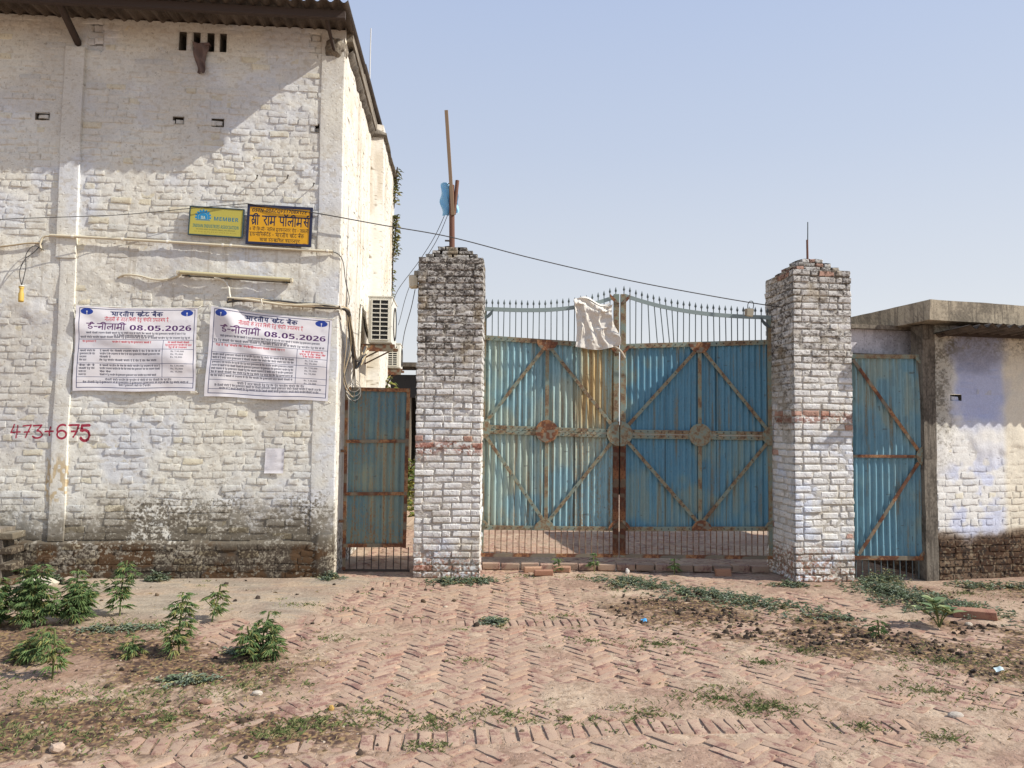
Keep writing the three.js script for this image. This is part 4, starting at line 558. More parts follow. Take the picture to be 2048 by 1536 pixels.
board('company_sign', 'bright yellow company sign with dark blue frame and hand-painted lettering', [-1.069, 4.298], [-.323, 4.281], [-.328, 3.812], [-1.073, 3.831], .05, canvasTex(1280, 800, (g, w, h) => {
  g.fillStyle = '#d9a011'; g.fillRect(0, 0, w, h); speck(g, w, h, 260, 8, ['#c58a0a', '#e8b52c', '#b97c10']); g.strokeStyle = g.fillStyle = '#1b1c2a';
  g.save(); g.transform(1, .0, -.2, 1, 20, 0); fit(g, 'GSTN-09ACQFS1708R1ZE', 60, 130, 1130, 'bold 104px sans-serif'); g.restore();
  g.strokeStyle = '#141a3c'; g.fillStyle = '#141a3c'; deva(g, 'श्री राम पॉलीमर्स', 40, 215, 185, 30, 1200); g.strokeStyle = g.fillStyle = '#3a2a12';
  deva(g, '6 वी कि-मी- जानिब मुजफरनगर रोड - शामली', 40, 462, 66, 10, 1200, .12); deva(g, 'हाइपोथिकेटेड - भारतीय स्टेट बैंक', 40, 570, 78, 12, 1110, .12); deva(g, 'शाखा इंडस्ट्रियल सहारनपुर', 250, 690, 62, 10, 820, .12);
  g.fillStyle = '#8a4a10'; g.globalAlpha = .6; g.beginPath(); g.ellipse(1170, 770, 40, 14, 0, 0, 7); g.fill();
}), std({ color: lin(.012, .016, .05), roughness: .55 }), .03);

// ---------------------------------------------------------------- auction banners
function bannerArt(seed, second) {
  return canvasTex(1024, 740, (g, w, h) => {
    g.fillStyle = '#e4e1e3'; g.fillRect(0, 0, w, h); speck(g, w, h, 160, seed, ['#b9b4bc', '#e2dee2', '#c3b8bf']); const navy = '#343a62', ink = '#5a5964', red = '#c4525a';
    g.strokeStyle = navy; g.lineWidth = 6; g.strokeRect(30, 18, w - 52, h - 46);
    for (const x of [90, w - 90]) { g.fillStyle = '#1d3f9a'; g.beginPath(); g.ellipse(x, 46, 52, 28, 0, 0, 7); g.fill(); g.fillStyle = '#d8d8e2'; g.beginPath(); g.arc(x, 46, 7, 0, 7); g.fill(); g.fillRect(x - 3, 46, 6, 26); }
    g.strokeStyle = g.fillStyle = navy; deva(g, 'भारतीय स्टेट बैंक', 290, 40, 36, 8, 440); g.strokeStyle = g.fillStyle = red; deva(g, 'नीलामी के तहत बिकी हेतु संपति उपलबध है', 240, 92, 30, 5, 540);
    g.strokeStyle = '#5a2a62'; deva(g, 'ई-नीलामी', 95, 150, 52, 8, 330); g.fillStyle = '#4a1a5e'; fit(g, '08.05.2026', 460, 205, 520, 'bold 66px sans-serif');
    const R = rng(seed), words = ['नीलामी', 'बैंक', 'संपति', 'तहत', 'भारतीय', 'उपलबध', 'हेतु', 'के', 'है', 'शामली', 'रोड', 'मुजफरनगर', 'कि'];
    const row = (x, y, ww, s, col) => { g.strokeStyle = g.fillStyle = col; let t = ''; const n = max(2, Math.round(ww / s / 3.1)); for (let k = 0; k < n; k++) t += words[floor(R() * words.length)] + ' '; deva(g, t.trim(), x, y, s, 3.2, ww); };
    row(90, 226, 840, 13, ink); row(330, 248, 330, 13, ink); row(40, 264, 930, 14, ink);
    const line = (y, a = 30, b = w - 22) => { g.strokeStyle = navy; g.lineWidth = 4; g.beginPath(); g.moveTo(a, y); g.lineTo(b, y); g.stroke(); }; const vx = 745; g.strokeStyle = navy; g.lineWidth = 4; 
    const rows = second ? [290, 372, 436, 548, 600] : [290, 372, 500, 620]; rows.forEach((y) => line(y)); g.beginPath(); g.moveTo(vx, 290); g.lineTo(vx, rows.at(second ? -1 : -1)); g.stroke();
    row(60, 302, second ? 320 : 120, 13, red); row(320, 306, 320, 13, red); row(vx + 40, 304, 180, 13, red); row(vx + 20, 328, 220, 13, red); row(vx + 50, 350, 150, 12, red);
    for (let k = 1; k < rows.length - 1; k++) { const y0 = rows[k], n = floor((rows[k + 1] - y0) / 27); for (let q = 0; q < n; q++) { row(second ? 40 : 45, y0 + 12 + q * 27, second ? 680 : (q < 2 ? 130 : 60), 13, ink); if (!second) row(215, y0 + 12 + q * 27, [510, 510, 90, 480][q % 4], 13, ink); } g.fillStyle = ink; ['Rs. 7,50,000', 'Rs. 75,000', 'Rs. 10,000'].forEach((s, q) => { if (q * 26 + 20 < rows[k + 1] - y0) fit(g, s, vx + 70, y0 + 26 + q * 26, 110 - q * 6, 'bold 19px sans-serif'); }); }
    const yb = rows.at(-1); row(260, yb + 14, 560, 15, ink); row(80, yb + 38, 880, 15, ink); if (!second) row(380, yb + 62, 270, 13, ink); else row(120, yb + 64, 820, 15, ink); line(h - 70 + (second ? 6 : 0)); 
  });
}
function banner(label, c0, c1, c2, c3, seed, second) {
  const t = fthing('auction_banner', label, 'banner', (c2[0] + c3[0]) / 2, min(c2[1], c3[1]), 0, 'auction notice banners'), ox = (c2[0] + c3[0]) / 2, oy = min(c2[1], c3[1]);
  const nx = 64, ny = 48, g = new GB(), bil = (u, v) => [mix(mix(c3[0], c2[0], u), mix(c0[0], c1[0], u), v), mix(mix(c3[1], c2[1], u), mix(c0[1], c1[1], u), v)];
  const fold = (u, v) => { const q = u * .75 + (1 - v) * .66; let z = .036 + .016 * sin((u * 1.9 - v * 1.5) * 5 + seed) * (1 - .3 * v) + .022 * (fbm(u * 5 + seed, v * 5, 3, seed) - .5); const a = (u - .05) + (v - .98) * -.75; z += .02 * Math.exp(-(((v - 1 + u * .62) * 9) ** 2)) * sst(0, .2, u) * sst(1, .7, u); z += second ? .026 * Math.exp(-(((v - 1.0 + (u - .02) * 1.25) * 8) ** 2)) * sst(.0, .12, u) * sst(.75, .5, u) + .016 * Math.exp(-(((u - .13 - .05 * v) * 16) ** 2)) : .018 * Math.exp(-(((v - .72 + (u - .1) * .5) * 10) ** 2)); return z; };
  for (const s of [0, 1]) g.grid(nx, ny, (i, j) => { const u = i / nx, v = j / ny, [x, y] = bil(u, v); const e = min(v, 1 - v), sagT = v > .5 ? -.018 * sin(u * PI) * (v - .5) * 2 : .012 * sin(u * PI * 3) * (.5 - v); return [x - ox, y - oy + sagT, fold(u, v) - s * .0012, u, v]; });
  mesh('sheet', g.geo(), std({ map: bannerArt(seed, second), roughness: .55, side: THREE.DoubleSide }), t);
  // hems and ties at the edges
  for (const [k, q] of [[c0, -1], [c1, 1], [c2, 1], [c3, -1]].entries()) mesh('tie_cord', tube([[q[0][0] - ox, q[0][1] - oy, .03], [q[0][0] - ox + q[1] * .02, q[0][1] - oy + (k < 2 ? .015 : -.012), .02], [q[0][0] - ox + q[1] * .035, q[0][1] - oy + (k < 2 ? .03 : -.02), .0]], .004, 6, 5), M.pvcWhite, t);
  mesh('hem_rod', tube([[c0[0] - ox, c0[1] - oy + .004, .026], [mix(c0[0], c1[0], .5) - ox, mix(c0[1], c1[1], .5) - oy - .014, .022], [c1[0] - ox, c1[1] - oy + .004, .026]], .006, 16, 5), M.pvcWhite, t);
  return t;
}
banner('auction notice banner hung straight, nearer the left pilaster', [-2.93, 3.073], [-1.597, 3.078], [-1.592, 2.117], [-2.935, 2.103], 3, false);
banner('auction notice banner hung crooked beneath the cable bundle', [-1.44, 3.102], [-.07, 2.975], [-.098, 2.022], [-1.49, 2.062], 9, true);
{ const t = fthing('paper_notice', 'small white paper notice pasted low on the factory wall', 'notice', -.69, 1.19, .018); const tx = canvasTex(256, 340, (g, w, h) => { g.fillStyle = '#dcd9da'; g.fillRect(0, 0, w, h); g.strokeStyle = g.fillStyle = '#8b8892'; const R = rng(4); for (let y = 22; y < 300; y += 13) { g.lineWidth = 3; g.globalAlpha = .35 + R() * .4; g.beginPath(); g.moveTo(22, y); for (let x = 22; x < 120 + R() * 115; x += 7) g.lineTo(x, y + (R() - .5) * 4); g.stroke(); } }); const g = new GB(); g.grid(10, 14, (i, j) => [(i / 10 - .5) * .215 + j * .0006, j / 14 * .285, (fbm(i * .5, j * .5, 2, 8) - .5) * .012 + (i === 10 || j === 0 ? .006 : 0), i / 10, j / 14]); mesh('sheet', g.geo(), std({ map: tx, roughness: .8, side: THREE.DoubleSide }), t); }

for (const [u, y, w] of [[-.99, 4.62, 'left of the three above the company sign'], [-.64, 4.635, 'in the middle of the three above the company sign'], [-.34, 4.55, 'nearest the corner pilaster above the company sign']]) { const t = fthing('wall_nail', 'long rusty nail sticking out, ' + w, 'nail', u, y, 0, 'nails above the company sign'); mesh('shank', cyl(.006, .006, [0, 0, -.01], [.03, .012, .075], 6), M.darkIron, t); mesh('head', cyl(.011, .011, [.029, .0118, .073], [.0305, .0124, .079], 8), M.darkIron, t); }
{ const t = fthing('dry_twig', 'pale dry twig hanging over the eave edge at the top left', 'twig', -3.55, 6.36, .62); mesh('twig', tube([[-.32, .16, 0], [-.2, .05, .02], [-.05, -.02, .03], [.12, .0, .02], [.28, -.03, .03], [.42, .06, .02]], .006, 30, 5), M.cableTan, t); mesh('side_twig', tube([[-.1, .0, .02], [.05, .06, .03], [.2, .05, .02]], .004, 14, 5), M.cableTan, t); }
// ---------------------------------------------------------------- conduits, cables, lamp holder
{ const t = fthing('conduit_pipe', 'long cream conduit pipe running under the signs', 'pipe', -3.24, 3.86, 0); const P = (u, y, n) => [u + 3.24, y - 3.86, n];
  mesh('pipe', tube([P(-3.25, 3.868, .05), P(-2.2, 3.838, .052), P(-1.1, 3.80, .052), P(-.08, 3.772, .045)], .016, 40, 8), M.pvc, t);
  for (const u of [-3.0, -2.45, -1.95, -1.33, -1.24, -.14]) mesh('clip', cyl(.021, .021, P(u - .012, mix(3.868, 3.772, (u + 3.25) / 3.17) - .0, .05), P(u + .012, mix(3.868, 3.772, (u + 3.25) / 3.17) - .001, .05), 8), M.pvcWhite, t);
  mesh('elbow', tube([P(-3.25, 3.868, .03), P(-3.33, 3.85, .03), P(-3.36, 3.77, .03), P(-3.35, 3.70, .025)], .012, 12, 6), M.pvc, t); mesh('end_cable', tube([P(-.08, 3.772, .03), P(-.02, 3.75, .03), P(.03, 3.68, .01), P(.06, 3.45, -.05), P(.10, 3.25, -.12), P(.09, 3.18, -.15)], .005, 20, 5), M.cable, t); }
{ const t = fthing('tube_light', 'short cream batten tube above the crooked banner', 'tube light', -1.79, 3.477, 0), P = (u, y, n) => [u + 1.79, y - 3.477, n];
  mesh('tube', tube([P(-1.79, 3.477, .075), P(-1.2, 3.45, .078), P(-.553, 3.422, .075)], .022, 20, 10), std({ color: lin(.52, .46, .27), roughness: .45 }), t); mesh('batten', tube([P(-1.78, 3.452, .03), P(-.56, 3.398, .03)], .012, 4, 6), M.concreteDark, t);
  for (const u of [-1.7, -1.25, -.6]) mesh('bracket', box(.02, .05, .06, u + 1.79, mix(3.465, 3.41, (u + 1.79) / 1.24) - 3.477, .028), M.bluedIron, t); mesh('end_cap', box(.05, .045, .045, -.02, .0, .055, 0, 0, -.05, .004), M.pvc, t); mesh('end_cap', box(.03, .045, .045, 1.25, -.056, .055, 0, 0, -.05, .004), M.pvc, t);
  mesh('feed_cable', tube([P(-2.5, 3.41, .01), P(-2.42, 3.44, .03), P(-2.25, 3.43, .035), P(-2.1, 3.395, .035), P(-1.95, 3.40, .03), P(-1.80, 3.455, .03)], .011, 28, 6), M.pvc, t);
  mesh('drop_cable', tube([P(-1.42, 3.425, .035), P(-1.31, 3.40, .04), P(-1.25, 3.32, .05), P(-1.24, 3.25, .05), P(-1.22, 3.17, .05)], .012, 20, 6), M.pvcWhite, t); }
{ const t = fthing('cable_bundle', 'bundle of tan and dark cables sagging above the crooked banner', 'cables', -1.27, 3.16, 0), R = rng(17), P = (u, y, n) => [u + 1.27, y - 3.16, n];
  for (let k = 0; k < 7; k++) { const a = () => (R() - .5) * .055, m = [M.cableTan, M.cable, M.cableTan, M.pvc, M.cable, M.cableTan, M.cable][k]; mesh('cable', tube([P(-1.28 + R() * .04, 3.175 + a(), .05), P(-1.0, 3.172 + a(), .06 + a()), P(-.6, 3.15 + a(), .06 + a()), P(-.2, 3.125 + a() * .7, .05), P(.04, 3.12 + a() * .5, .04), P(.085 + R() * .02, 3.10 + a(), -.03), P(.10 + a(), 2.9 + a(), -.2 - R() * .2), P(.12, 2.55 + a() * 3, -.5 - R() * .5), P(.16, 2.75 + a() * 3, -1.3 - R() * .4)], .011 + R() * .007, 44, 5), m, t); }
  mesh('tie', tube([P(-.86, 3.20, .03), P(-.87, 3.18, .09), P(-.85, 3.12, .09), P(-.84, 3.10, .05)], .005, 10, 5), M.pvcWhite, t); mesh('tie', tube([P(.02, 3.16, .02), P(.03, 3.12, .075), P(.03, 3.08, .02)], .006, 8, 5), M.pvcWhite, t);
  for (let k = 0; k < 4; k++) mesh('loose_cable', tube([P(.09, 3.10, -.05), P(.08 + .02 * k, 2.7, -.1 - .05 * k), P(.06, 2.35 - .05 * k, -.12), P(.10 + .03 * k, 2.2 - .06 * k, -.2), P(.13, 2.3, -.3 - .1 * k), P(.12, 2.6, -.5)], .005, 30, 5), k % 2 ? M.cable : M.cableTan, t);
  for (let k = 0; k < 3; k++) { const g = new THREE.TorusGeometry(.07 + k * .012, .004, 5, 22); g.rotateY(.3 * k); g.translate(...P(.16, 2.22 - k * .04, -.25)); mesh('cable_coil', g, M.pvcWhite, t); } }
{ const t = fthing('lamp_holder', 'yellow bulb holder dangling by wires on the left of the wall', 'lamp', -3.47, 3.08, .16); const lathe = (pts) => new THREE.LatheGeometry(pts.map((p) => new THREE.Vector2(...p)), 12);
  mesh('holder', lathe([[0, 0], [.026, 0], [.028, .02], [.028, .095], [.02, .11], [.02, .15], [.026, .155], [.026, .175], [.0, .18]]), std({ color: lin(.62, .42, .09), roughness: .5 }), t); mesh('collar', lathe([[.0, .172], [.029, .172], [.029, .186], [0, .19]]), M.pvcWhite, t);
  mesh('wire', tube([[0, .18, 0], [.02, .4, -.03], [.0, .55, -.06], [.06, .66, -.1], [.15, .62, -.13]], .005, 20, 5), M.cable, t); mesh('wire', tube([[0, .18, 0], [-.05, .35, -.04], [-.02, .5, -.08], [.06, .6, -.12], [.13, .7, -.13]], .005, 20, 5), M.cable, t); mesh('wire', tube([[-.42, .63, -.13], [-.2, .66, -.12], [-.02, .69, -.12], [.11, .70, -.13]], .010, 14, 5), M.cableTan, t); }
{ const t = fthing('rag', 'brown rag hanging from the ventilation slots', 'rag', -1.66, 5.84, .02), g = new GB(); for (const s of [0, 1]) g.grid(12, 20, (i, j) => { const u = i / 12 - .5, v = j / 20, w = mix(.085, .17, sst(.0, .9, v)); return [u * w + .025 * (v - .5) * -1 + .01 * sin(v * 9), v * .36, .02 + .018 * cos(u * 11 + v * 5) + .012 * sin(v * 16 + u * 6) - s * .003, u, v]; }); mesh('cloth', g.geo(), std({ color: lin(.17, .12, .105), roughness: 1, side: THREE.DoubleSide }), t); mesh('tucked_end', box(.15, .03, .1, 0.02, .36, -.03, .2, 0, .1, .01), std({ color: lin(.16, .11, .1), roughness: 1 }), t); }
{ // wires from wall to sign, and from sign over the gate to the right pillar
  const a = tag(mesh('wall_wire', tube([onF(-4.6, 3.87, .30), onF(-3.6, 3.985, .26), onF(-2.4, 4.10, .17), onF(-1.6, 4.23, .09), onF(-1.07, 4.30, .07)], .0045, 50, 5), M.cable), 'thin black wire strung across the factory wall to the yellow sign', 'wire');
  const t = tag(mesh('overhead_wire', tube([onF(-1.07, 4.30, .07), onF(-.7, 4.25, .09), onF(-.32, 4.215, .085), [-1.55, 4.10, -8.8], [-.80, 4.02, -8.98], [.2, 3.79, -9.06], [1.4, 3.54, -9.12], [2.4, 3.36, -9.12], [3.0, 3.265, -9.12], [3.26, 3.235, -9.14]], .0065, 90, 5), M.cable), 'black overhead wire sagging across the gate to the right pillar', 'wire');
}
{ // lamp hung on the overhead wire
  const t = thing('hanging_lamp', 'small white padlock-shaped lamp hanging from the overhead wire', 'lamp', [2.86, 3.115, -9.12]); t.rotation.z = -.12;
  mesh('body', box(.085, .10, .04, 0, .05, 0, 0, 0, 0, .012), std({ color: lin(.66, .60, .42), roughness: .5 }), t); mesh('side_plate', box(.02, .085, .045, -.05, .045, 0, 0, 0, .12, .004), std({ color: lin(.3, .25, .18), roughness: .7 }), t); mesh('shackle', tube([[-.032, .10, 0], [-.034, .15, 0], [-.012, .187, 0], [.016, .186, 0], [.034, .15, 0], [.032, .10, 0]], .005, 18, 6), M.bluedIron, t);
}
// ---------------------------------------------------------------- air conditioner units on the side wall
function acUnit(label, s, y, w, h, d, seed) {                            // s metres behind the corner; w along the wall
  const t = fthing('air_conditioner', label, 'air conditioner', .13, y, -s, 'outdoor units on the side wall');
  const iron = M.acWhite;
  mesh('casing', box(d, h, w, d / 2, h / 2, -w / 2, 0, 0, 0, .012), iron, t);
  const gx = .05, gw = d - .10, gr = part('end_grille', t); mesh('coil', box(gw, h - .08, .006, d / 2, h / 2, .002), M.dark, gr);
  for (let k = 0; k <= 9; k++) mesh('slat', box(gw + .012, .012, .016, d / 2, .045 + k * (h - .09) / 9, .008), iron, gr); for (const x of [gx, d / 2, d - gx]) mesh('upright', box(.012, h - .07, .015, x, h / 2, .009), iron, gr);
  const fan = new THREE.TorusGeometry(h * .36, .012, 6, 28); fan.rotateY(PI / 2); fan.translate(d + .004, h * .5, -w * .58); mesh('fan_ring', fan, M.dark, t); mesh('top_lip', box(d + .02, .015, w + .02, d / 2, h + .004, -w / 2), iron, t);
  for (const z of [-.1, -w + .1]) { mesh('wall_bracket', box(d + .2, .04, .04, d / 2 - .06, -.03, z), M.rustIron, t); mesh('bracket_strut', cyl(.012, .012, [-.13, -.25, z], [d * .8, -.04, z], 6), M.rustIron, t); } mesh('bracket_tray', planar(box(d + .10, .09, .03, d / 2 - .03, -.075, -.03), 2, 2), M.rustIron, t);
  for (let k = 0; k < 3; k++) mesh('pipe', tube([[d * .2, h * .2, -w], [-.02, h * .1, -w * .7], [-.08, h * .35 + k * .06, -w * .4], [-.10, h * .8, -.15 + k * .06], [-.11, h * .1 - .3, .1]], .012, 22, 6), k ? M.pvcWhite : M.cable, t);
  return t;
}
acUnit('larger air conditioner unit with dark end grille on the bright side wall', 1.86, 2.92, .82, .655, .33, 1);
acUnit('smaller air conditioner unit farther back along the side wall', 4.55, 2.77, .66, .43, .26, 2);
// ---------------------------------------------------------------- pole, bag and fittings on the pillars
{ const t = thing('rusty_pipe', 'rusty upright pipe with a leaning plank lashed on the left pillar', 'pipe', [-.745, 3.90, -9.1]);
  mesh('pipe', cyl(.034, .032, [0, 0, 0], [-.015, .78, 0], 12), M.pipeRust = std({ color: lin(.16, .075, .05), roughness: .9, bumpMap: tile(rustRed, 1, 3), bumpScale: .003 }), t); mesh('plank', (() => { const g = box(.042, 1.30, .03, 0, .65, 0, 0, 0, 0, .003); g.rotateZ(.078); g.translate(.008, .40, .036); return g; })(), std({ color: lin(.25, .17, .105), roughness: .9 }), t); mesh('stub_pipe', cyl(.02, .024, [.02, .42, .0], [.052, .84, .0], 8), M.pipeRust, t);
  mesh('lug', cyl(.011, .011, [-.02, .09, .02], [-.085, .092, .02], 6), M.darkIron, t); mesh('lug', cyl(.011, .011, [-.02, .02, .02], [-.085, .014, .02], 6), M.darkIron, t); mesh('hook', tube([[-.01, .79, 0], [-.055, .80, 0], [-.075, .77, 0], [-.075, .73, 0]], .007, 10, 5), M.darkIron, t); }
{ const t = thing('plastic_bag', 'torn light blue plastic bag caught on the rusty pipe', 'bag', [-.80, 4.31, -9.12]); const g = new GB(); for (const s of [0, 1]) g.grid(10, 20, (i, j) => { const u = i / 10 - .5, v = j / 20, w = .07 + .05 * sin(v * 2.6), ang = u * 2.6; return [-.035 + w * sin(ang) * .55 + .012 * sin(v * 11), v * .40, -.02 + w * .5 * cos(ang) + .01 * sin(v * 14 + u * 7) - s * .003, u, v]; }); g.grid(6, 12, (i, j) => { const u = i / 6 - .5, v = j / 12; return [.095 + u * .06 * (1 - v * .4) + .008 * sin(v * 9), .04 + v * .24, -.03 + .02 * sin(u * 5 + v * 6), u, v]; }); mesh('film', g.geo(), new THREE.MeshPhysicalMaterial({ color: lin(.30, .62, .84), roughness: .6, transmission: .4, thickness: 0, side: THREE.DoubleSide }), t); }
{ const t = thing('flood_light', 'small cream flood light box fixed to the side of the left pillar', 'lamp', [-1.19, 3.39, -9.0]); mesh('housing', box(.10, .155, .12, 0, .08, 0, 0, 0, .05, .018), M.pvc, t); mesh('hood', box(.07, .06, .13, .045, .175, 0, 0, 0, 0, .012), std({ color: lin(.32, .29, .22), roughness: .7 }), t); mesh('lens', box(.045, .10, .02, .035, .07, .066, 0, 0, 0, .004), std({ color: lin(.55, .48, .33), roughness: .3 }), t); mesh('arm', box(.06, .03, .03, .075, .1, -.02), M.darkIron, t); }
tag(mesh('service_wire', tube([[-.80, 4.42, -9.12], [-.95, 4.07, -9.12], [-1.13, 3.80, -9.2], [-1.5, 3.55, -9.9], [-1.72, 3.45, -10.7]], .004, 40, 5), M.cable), 'thin grey wire running from the rusty pipe down to the larger air conditioner', 'wire');
tag(mesh('service_wire', tube([[-.78, 4.40, -9.15], [-.93, 4.05, -9.2], [-1.3, 3.62, -9.7], [-1.65, 3.2, -10.9]], .004, 40, 5), M.cable), 'second thin wire from the rusty pipe passing behind the left pillar', 'wire');
tag(mesh('service_wire', tube([[-1.17, 3.38, -9.0], [-1.22, 3.2, -9.1], [-1.38, 2.98, -9.7], [-1.58, 2.82, -10.8]], .005, 40, 5), M.cable), 'dark wire drooping from the flood light to the air conditioners', 'wire');
{ const t = thing('rebar_stub', 'thin rebar stub standing on the right pillar', 'rebar', [3.57, 3.79, -9.12]); mesh('sleeve', cyl(.014, .013, [0, 0, 0], [-.002, .27, 0], 8), M.pipeRust, t); mesh('rod', cyl(.007, .006, [.004, .2, 0], [.008, .49, 0], 6), M.bluedIron, t); }
tag(mesh('antenna_mast', cyl(.012, .009, [-2.36, 6.55, -12], [-2.355, 8.19, -12], 6), std({ color: lin(.62, .60, .56), roughness: .5 })), 'thin pale mast rising behind the factory roof edge', 'mast');
// ---------------------------------------------------------------- sack cloth draped over the gate
{ const t = thing('sack_cloth', 'crumpled off-white sack cloth draped over the gate spikes', 'cloth', [.98, 2.70, -9.36]); const g = new GB(), nx = 80, ny = 84;
  const L = (v) => mix(-.205, -.215, v) + .02 * sin(v * 4), Rr = (v) => mix(.335, .235, sst(0, 1, v)) + .02 * sin(v * 6 + 1);
  for (const s of [0, 1]) g.grid(nx, ny, (i, j) => { const u = i / nx, v = j / ny, x = mix(L(v), Rr(v), u), topY = .60 + .055 * sin(u * 5.2 + .6) - .03 * u + .03 * u * u, botY = .045 - .05 * sin(u * PI) + .0 + .03 * u; let y = mix(botY, topY, v);
    const q = fbm(u * 3.2, v * 3.2, 4, 71), tr = (a) => abs(a - floor(a) - .5) * 2; let z = .03 + .034 * tr(u * 3.4 + v * .5 + q * 1.1) * (.35 + .65 * sst(1, .4, v)) + .030 * tr(u * 1.7 - v * 1.9 + q * .9 + .2) + .022 * tr(v * 3.1 + u * .9 + q * 1.6) * sst(.45, .9, v) + .012 * tr(u * 6.2 - v * 1.2 + q * 2) + .02 * (q - .5); if (v > .86) z += .02 * sin((v - .86) * 30 + u * 9); return [x, y, z - s * .002, u, v]; });
  g.grid(30, 8, (i, j) => { const u = i / 30, v = j / 8; return [mix(-.15, .2, u), .60 + .02 * sin(u * 6) - .22 * v, -.03 - .02 * sin(u * 12), u, v]; }); g.grid(30, 3, (i, j) => { const u = i / 30, v = j / 3; return [mix(-.17, .22, u), .60 + .03 * sin(v * PI) + .05 * sin(u * 5.2 + .6), mix(.05, -.03, v), u, v]; });
  const m = std({ color: lin(.66, .62, .55), roughness: .95, side: THREE.DoubleSide, bumpMap: tile(roughTile, 1, 1), bumpScale: .002 }); mesh('sheet', g.geo(), m, t); mesh('twisted_corner', tube([[.25, .06, .06], [.31, .03, .065], [.36, -.02, .07], [.40, -.09, .07]], .016, 16, 6), std({ color: lin(.42, .36, .28), roughness: 1 }), t); }
// ---------------------------------------------------------------- plants
const gy = (x, d) => max(soilY(x, d), roll(x, d) - .004);
const leafMat = new THREE.MeshPhysicalMaterial({ vertexColors: true, roughness: .85, transmission: .25, thickness: 0, side: THREE.DoubleSide, specularIntensity: .4 });
const stemMat = std({ color: lin(.13, .15, .05), roughness: .9 });
function leaflet(g, o, dir, up, L, w, col) {                             // a folded lance-shaped leaflet
  const s = V().crossVectors(dir, up).normalize(), m = o.clone().addScaledVector(dir, L * .45), e = o.clone().addScaledVector(dir, L).addScaledVector(up, -L * .18), a = m.clone().addScaledVector(s, w).addScaledVector(up, w * .5), b = m.clone().addScaledVector(s, -w).addScaledVector(up, w * .5);
  const p = (v) => [v.x, v.y, v.z]; g.tri([p(o), p(a), p(e), p(m)], null, col); g.tri([p(o), p(m), p(e), p(b)], null, col);
}
const rot = (dir, up, a) => dir.clone().applyAxisAngle(up, a);
function palmate(g, o, dir, up, size, R, tint) { const n = R() < .4 ? 7 : 5; for (let k = 0; k < n; k++) { const a = (k - (n - 1) / 2) * (2.3 / n), t = tint(); leaflet(g, o, rot(dir, up, a), up, size * (1 - abs(a) * .38), size * .085, t); } }
function hemp(name, label, x, d, h, dens, spread, seed, cat, group, warm = 0) {
  const t = thing(name, label, cat, [x, gy(x, d) - .01, -d], 0, group), R = rng(seed), g = new GB(), stems = [];
  const tint = () => { const q = R(), b = .75 + R() * .6; return q < .12 + warm * .25 ? [.27 * b, .26 * b, .09 * b] : q < .5 ? [.10 * b, .17 * b, .06 * b] : [.155 * b, .225 * b, .08 * b]; };
  const axis = (base, dir, L, r, lv) => {
    const n = max(4, Math.round(L / .055)), pts = []; let p = base.clone(), v = dir.clone();
    for (let k = 0; k <= n; k++) { pts.push([p.x, p.y, p.z]); v.add(V((R() - .5) * .25, .06, (R() - .5) * .25)).normalize(); 
      if (k > (lv ? 0 : 1)) for (let q = 0; q < (lv ? dens : dens + 2); q++) { const a = R() * 2 * PI, f = k / n, up = V((R() - .5) * .7, 1, (R() - .5) * .7).normalize(), out = V(cos(a), -.05 - .4 * R(), sin(a)).normalize(), pet = p.clone().addScaledVector(out, .02 + R() * .05 * spread * (1 - f * .6)); palmate(g, pet, out, up, (.06 + R() * .055) * (1.05 - .35 * f), R, tint); }
      if (!lv && k > 0 && k < n - 1 && R() < .75) { const a = R() * 2 * PI; axis(p.clone(), V(cos(a), .75 + R() * .5, sin(a)).normalize(), L * (.30 + R() * .25) * (1 - k / n * .75) * spread, r * .5, 1); }
      p = p.clone().addScaledVector(v, L / n); }
    stems.push(tube(pts, r, pts.length * 2, 5));
  };
  const k0 = spread > 1.2 ? 3 : 1; for (let k = 0; k < k0; k++) axis(V((R() - .5) * .12 * (k0 - 1), 0, (R() - .5) * .12 * (k0 - 1)), V((R() - .5) * .3 * spread, 1, (R() - .5) * .3 * spread).normalize(), h * (k ? .6 + R() * .3 : 1), .007, 0);
  mesh('stem', join(stems), stemMat, t); mesh('leaves', g.geo(), leafMat, t); return t;
}
const WG = 'palmate weeds on the forecourt';
hemp('palmate_weed', 'bushy dark green weed at the far left edge of the picture', -4.25, 6.45, .42, 5, 1.5, 21, 'plant', WG); hemp('palmate_weed', 'dense dark green weed in front of the brick stump', -3.98, 6.5, .52, 6, 1.5, 22, 'plant', WG); hemp('palmate_weed', 'bushy weed forming the right end of the dense left clump', -3.72, 6.66, .44, 5, 1.4, 23, 'plant', WG);
hemp('palmate_weed', 'tall single weed standing before the mouldy plinth', -3.50, 6.93, .50, 4, 1.05, 24, 'plant', WG); hemp('palmate_weed', 'tall pale green weed in the middle of the left forecourt', -2.49, 5.84, .46, 4, 1.05, 25, 'plant', WG, .5); hemp('palmate_weed', 'small open weed on the cement apron edge', -2.62, 6.80, .34, 2, 1.1, 26, 'plant', WG, .6); hemp('palmate_weed', 'compact weed nearest the middle of the brick paving', -1.83, 5.72, .33, 4, 1.25, 27, 'plant', WG, .3); hemp('palmate_weed', 'thin pale weed low at the left edge', -3.10, 5.27, .34, 2, 1.0, 28, 'plant', WG, 1); hemp('palmate_weed', 'little seedling weed left of the tall pale weed', -2.80, 5.76, .17, 3, 1.1, 29, 'plant', WG, .7); hemp('palmate_weed', 'sprawling small weed below the left clump', -3.42, 5.62, .27, 3, 1.3, 30, 'plant', WG, .6); hemp('palmate_weed', 'small upright weed among the dry litter on the right', 3.12, 6.52, .15, 4, .7, 31, 'plant', WG);
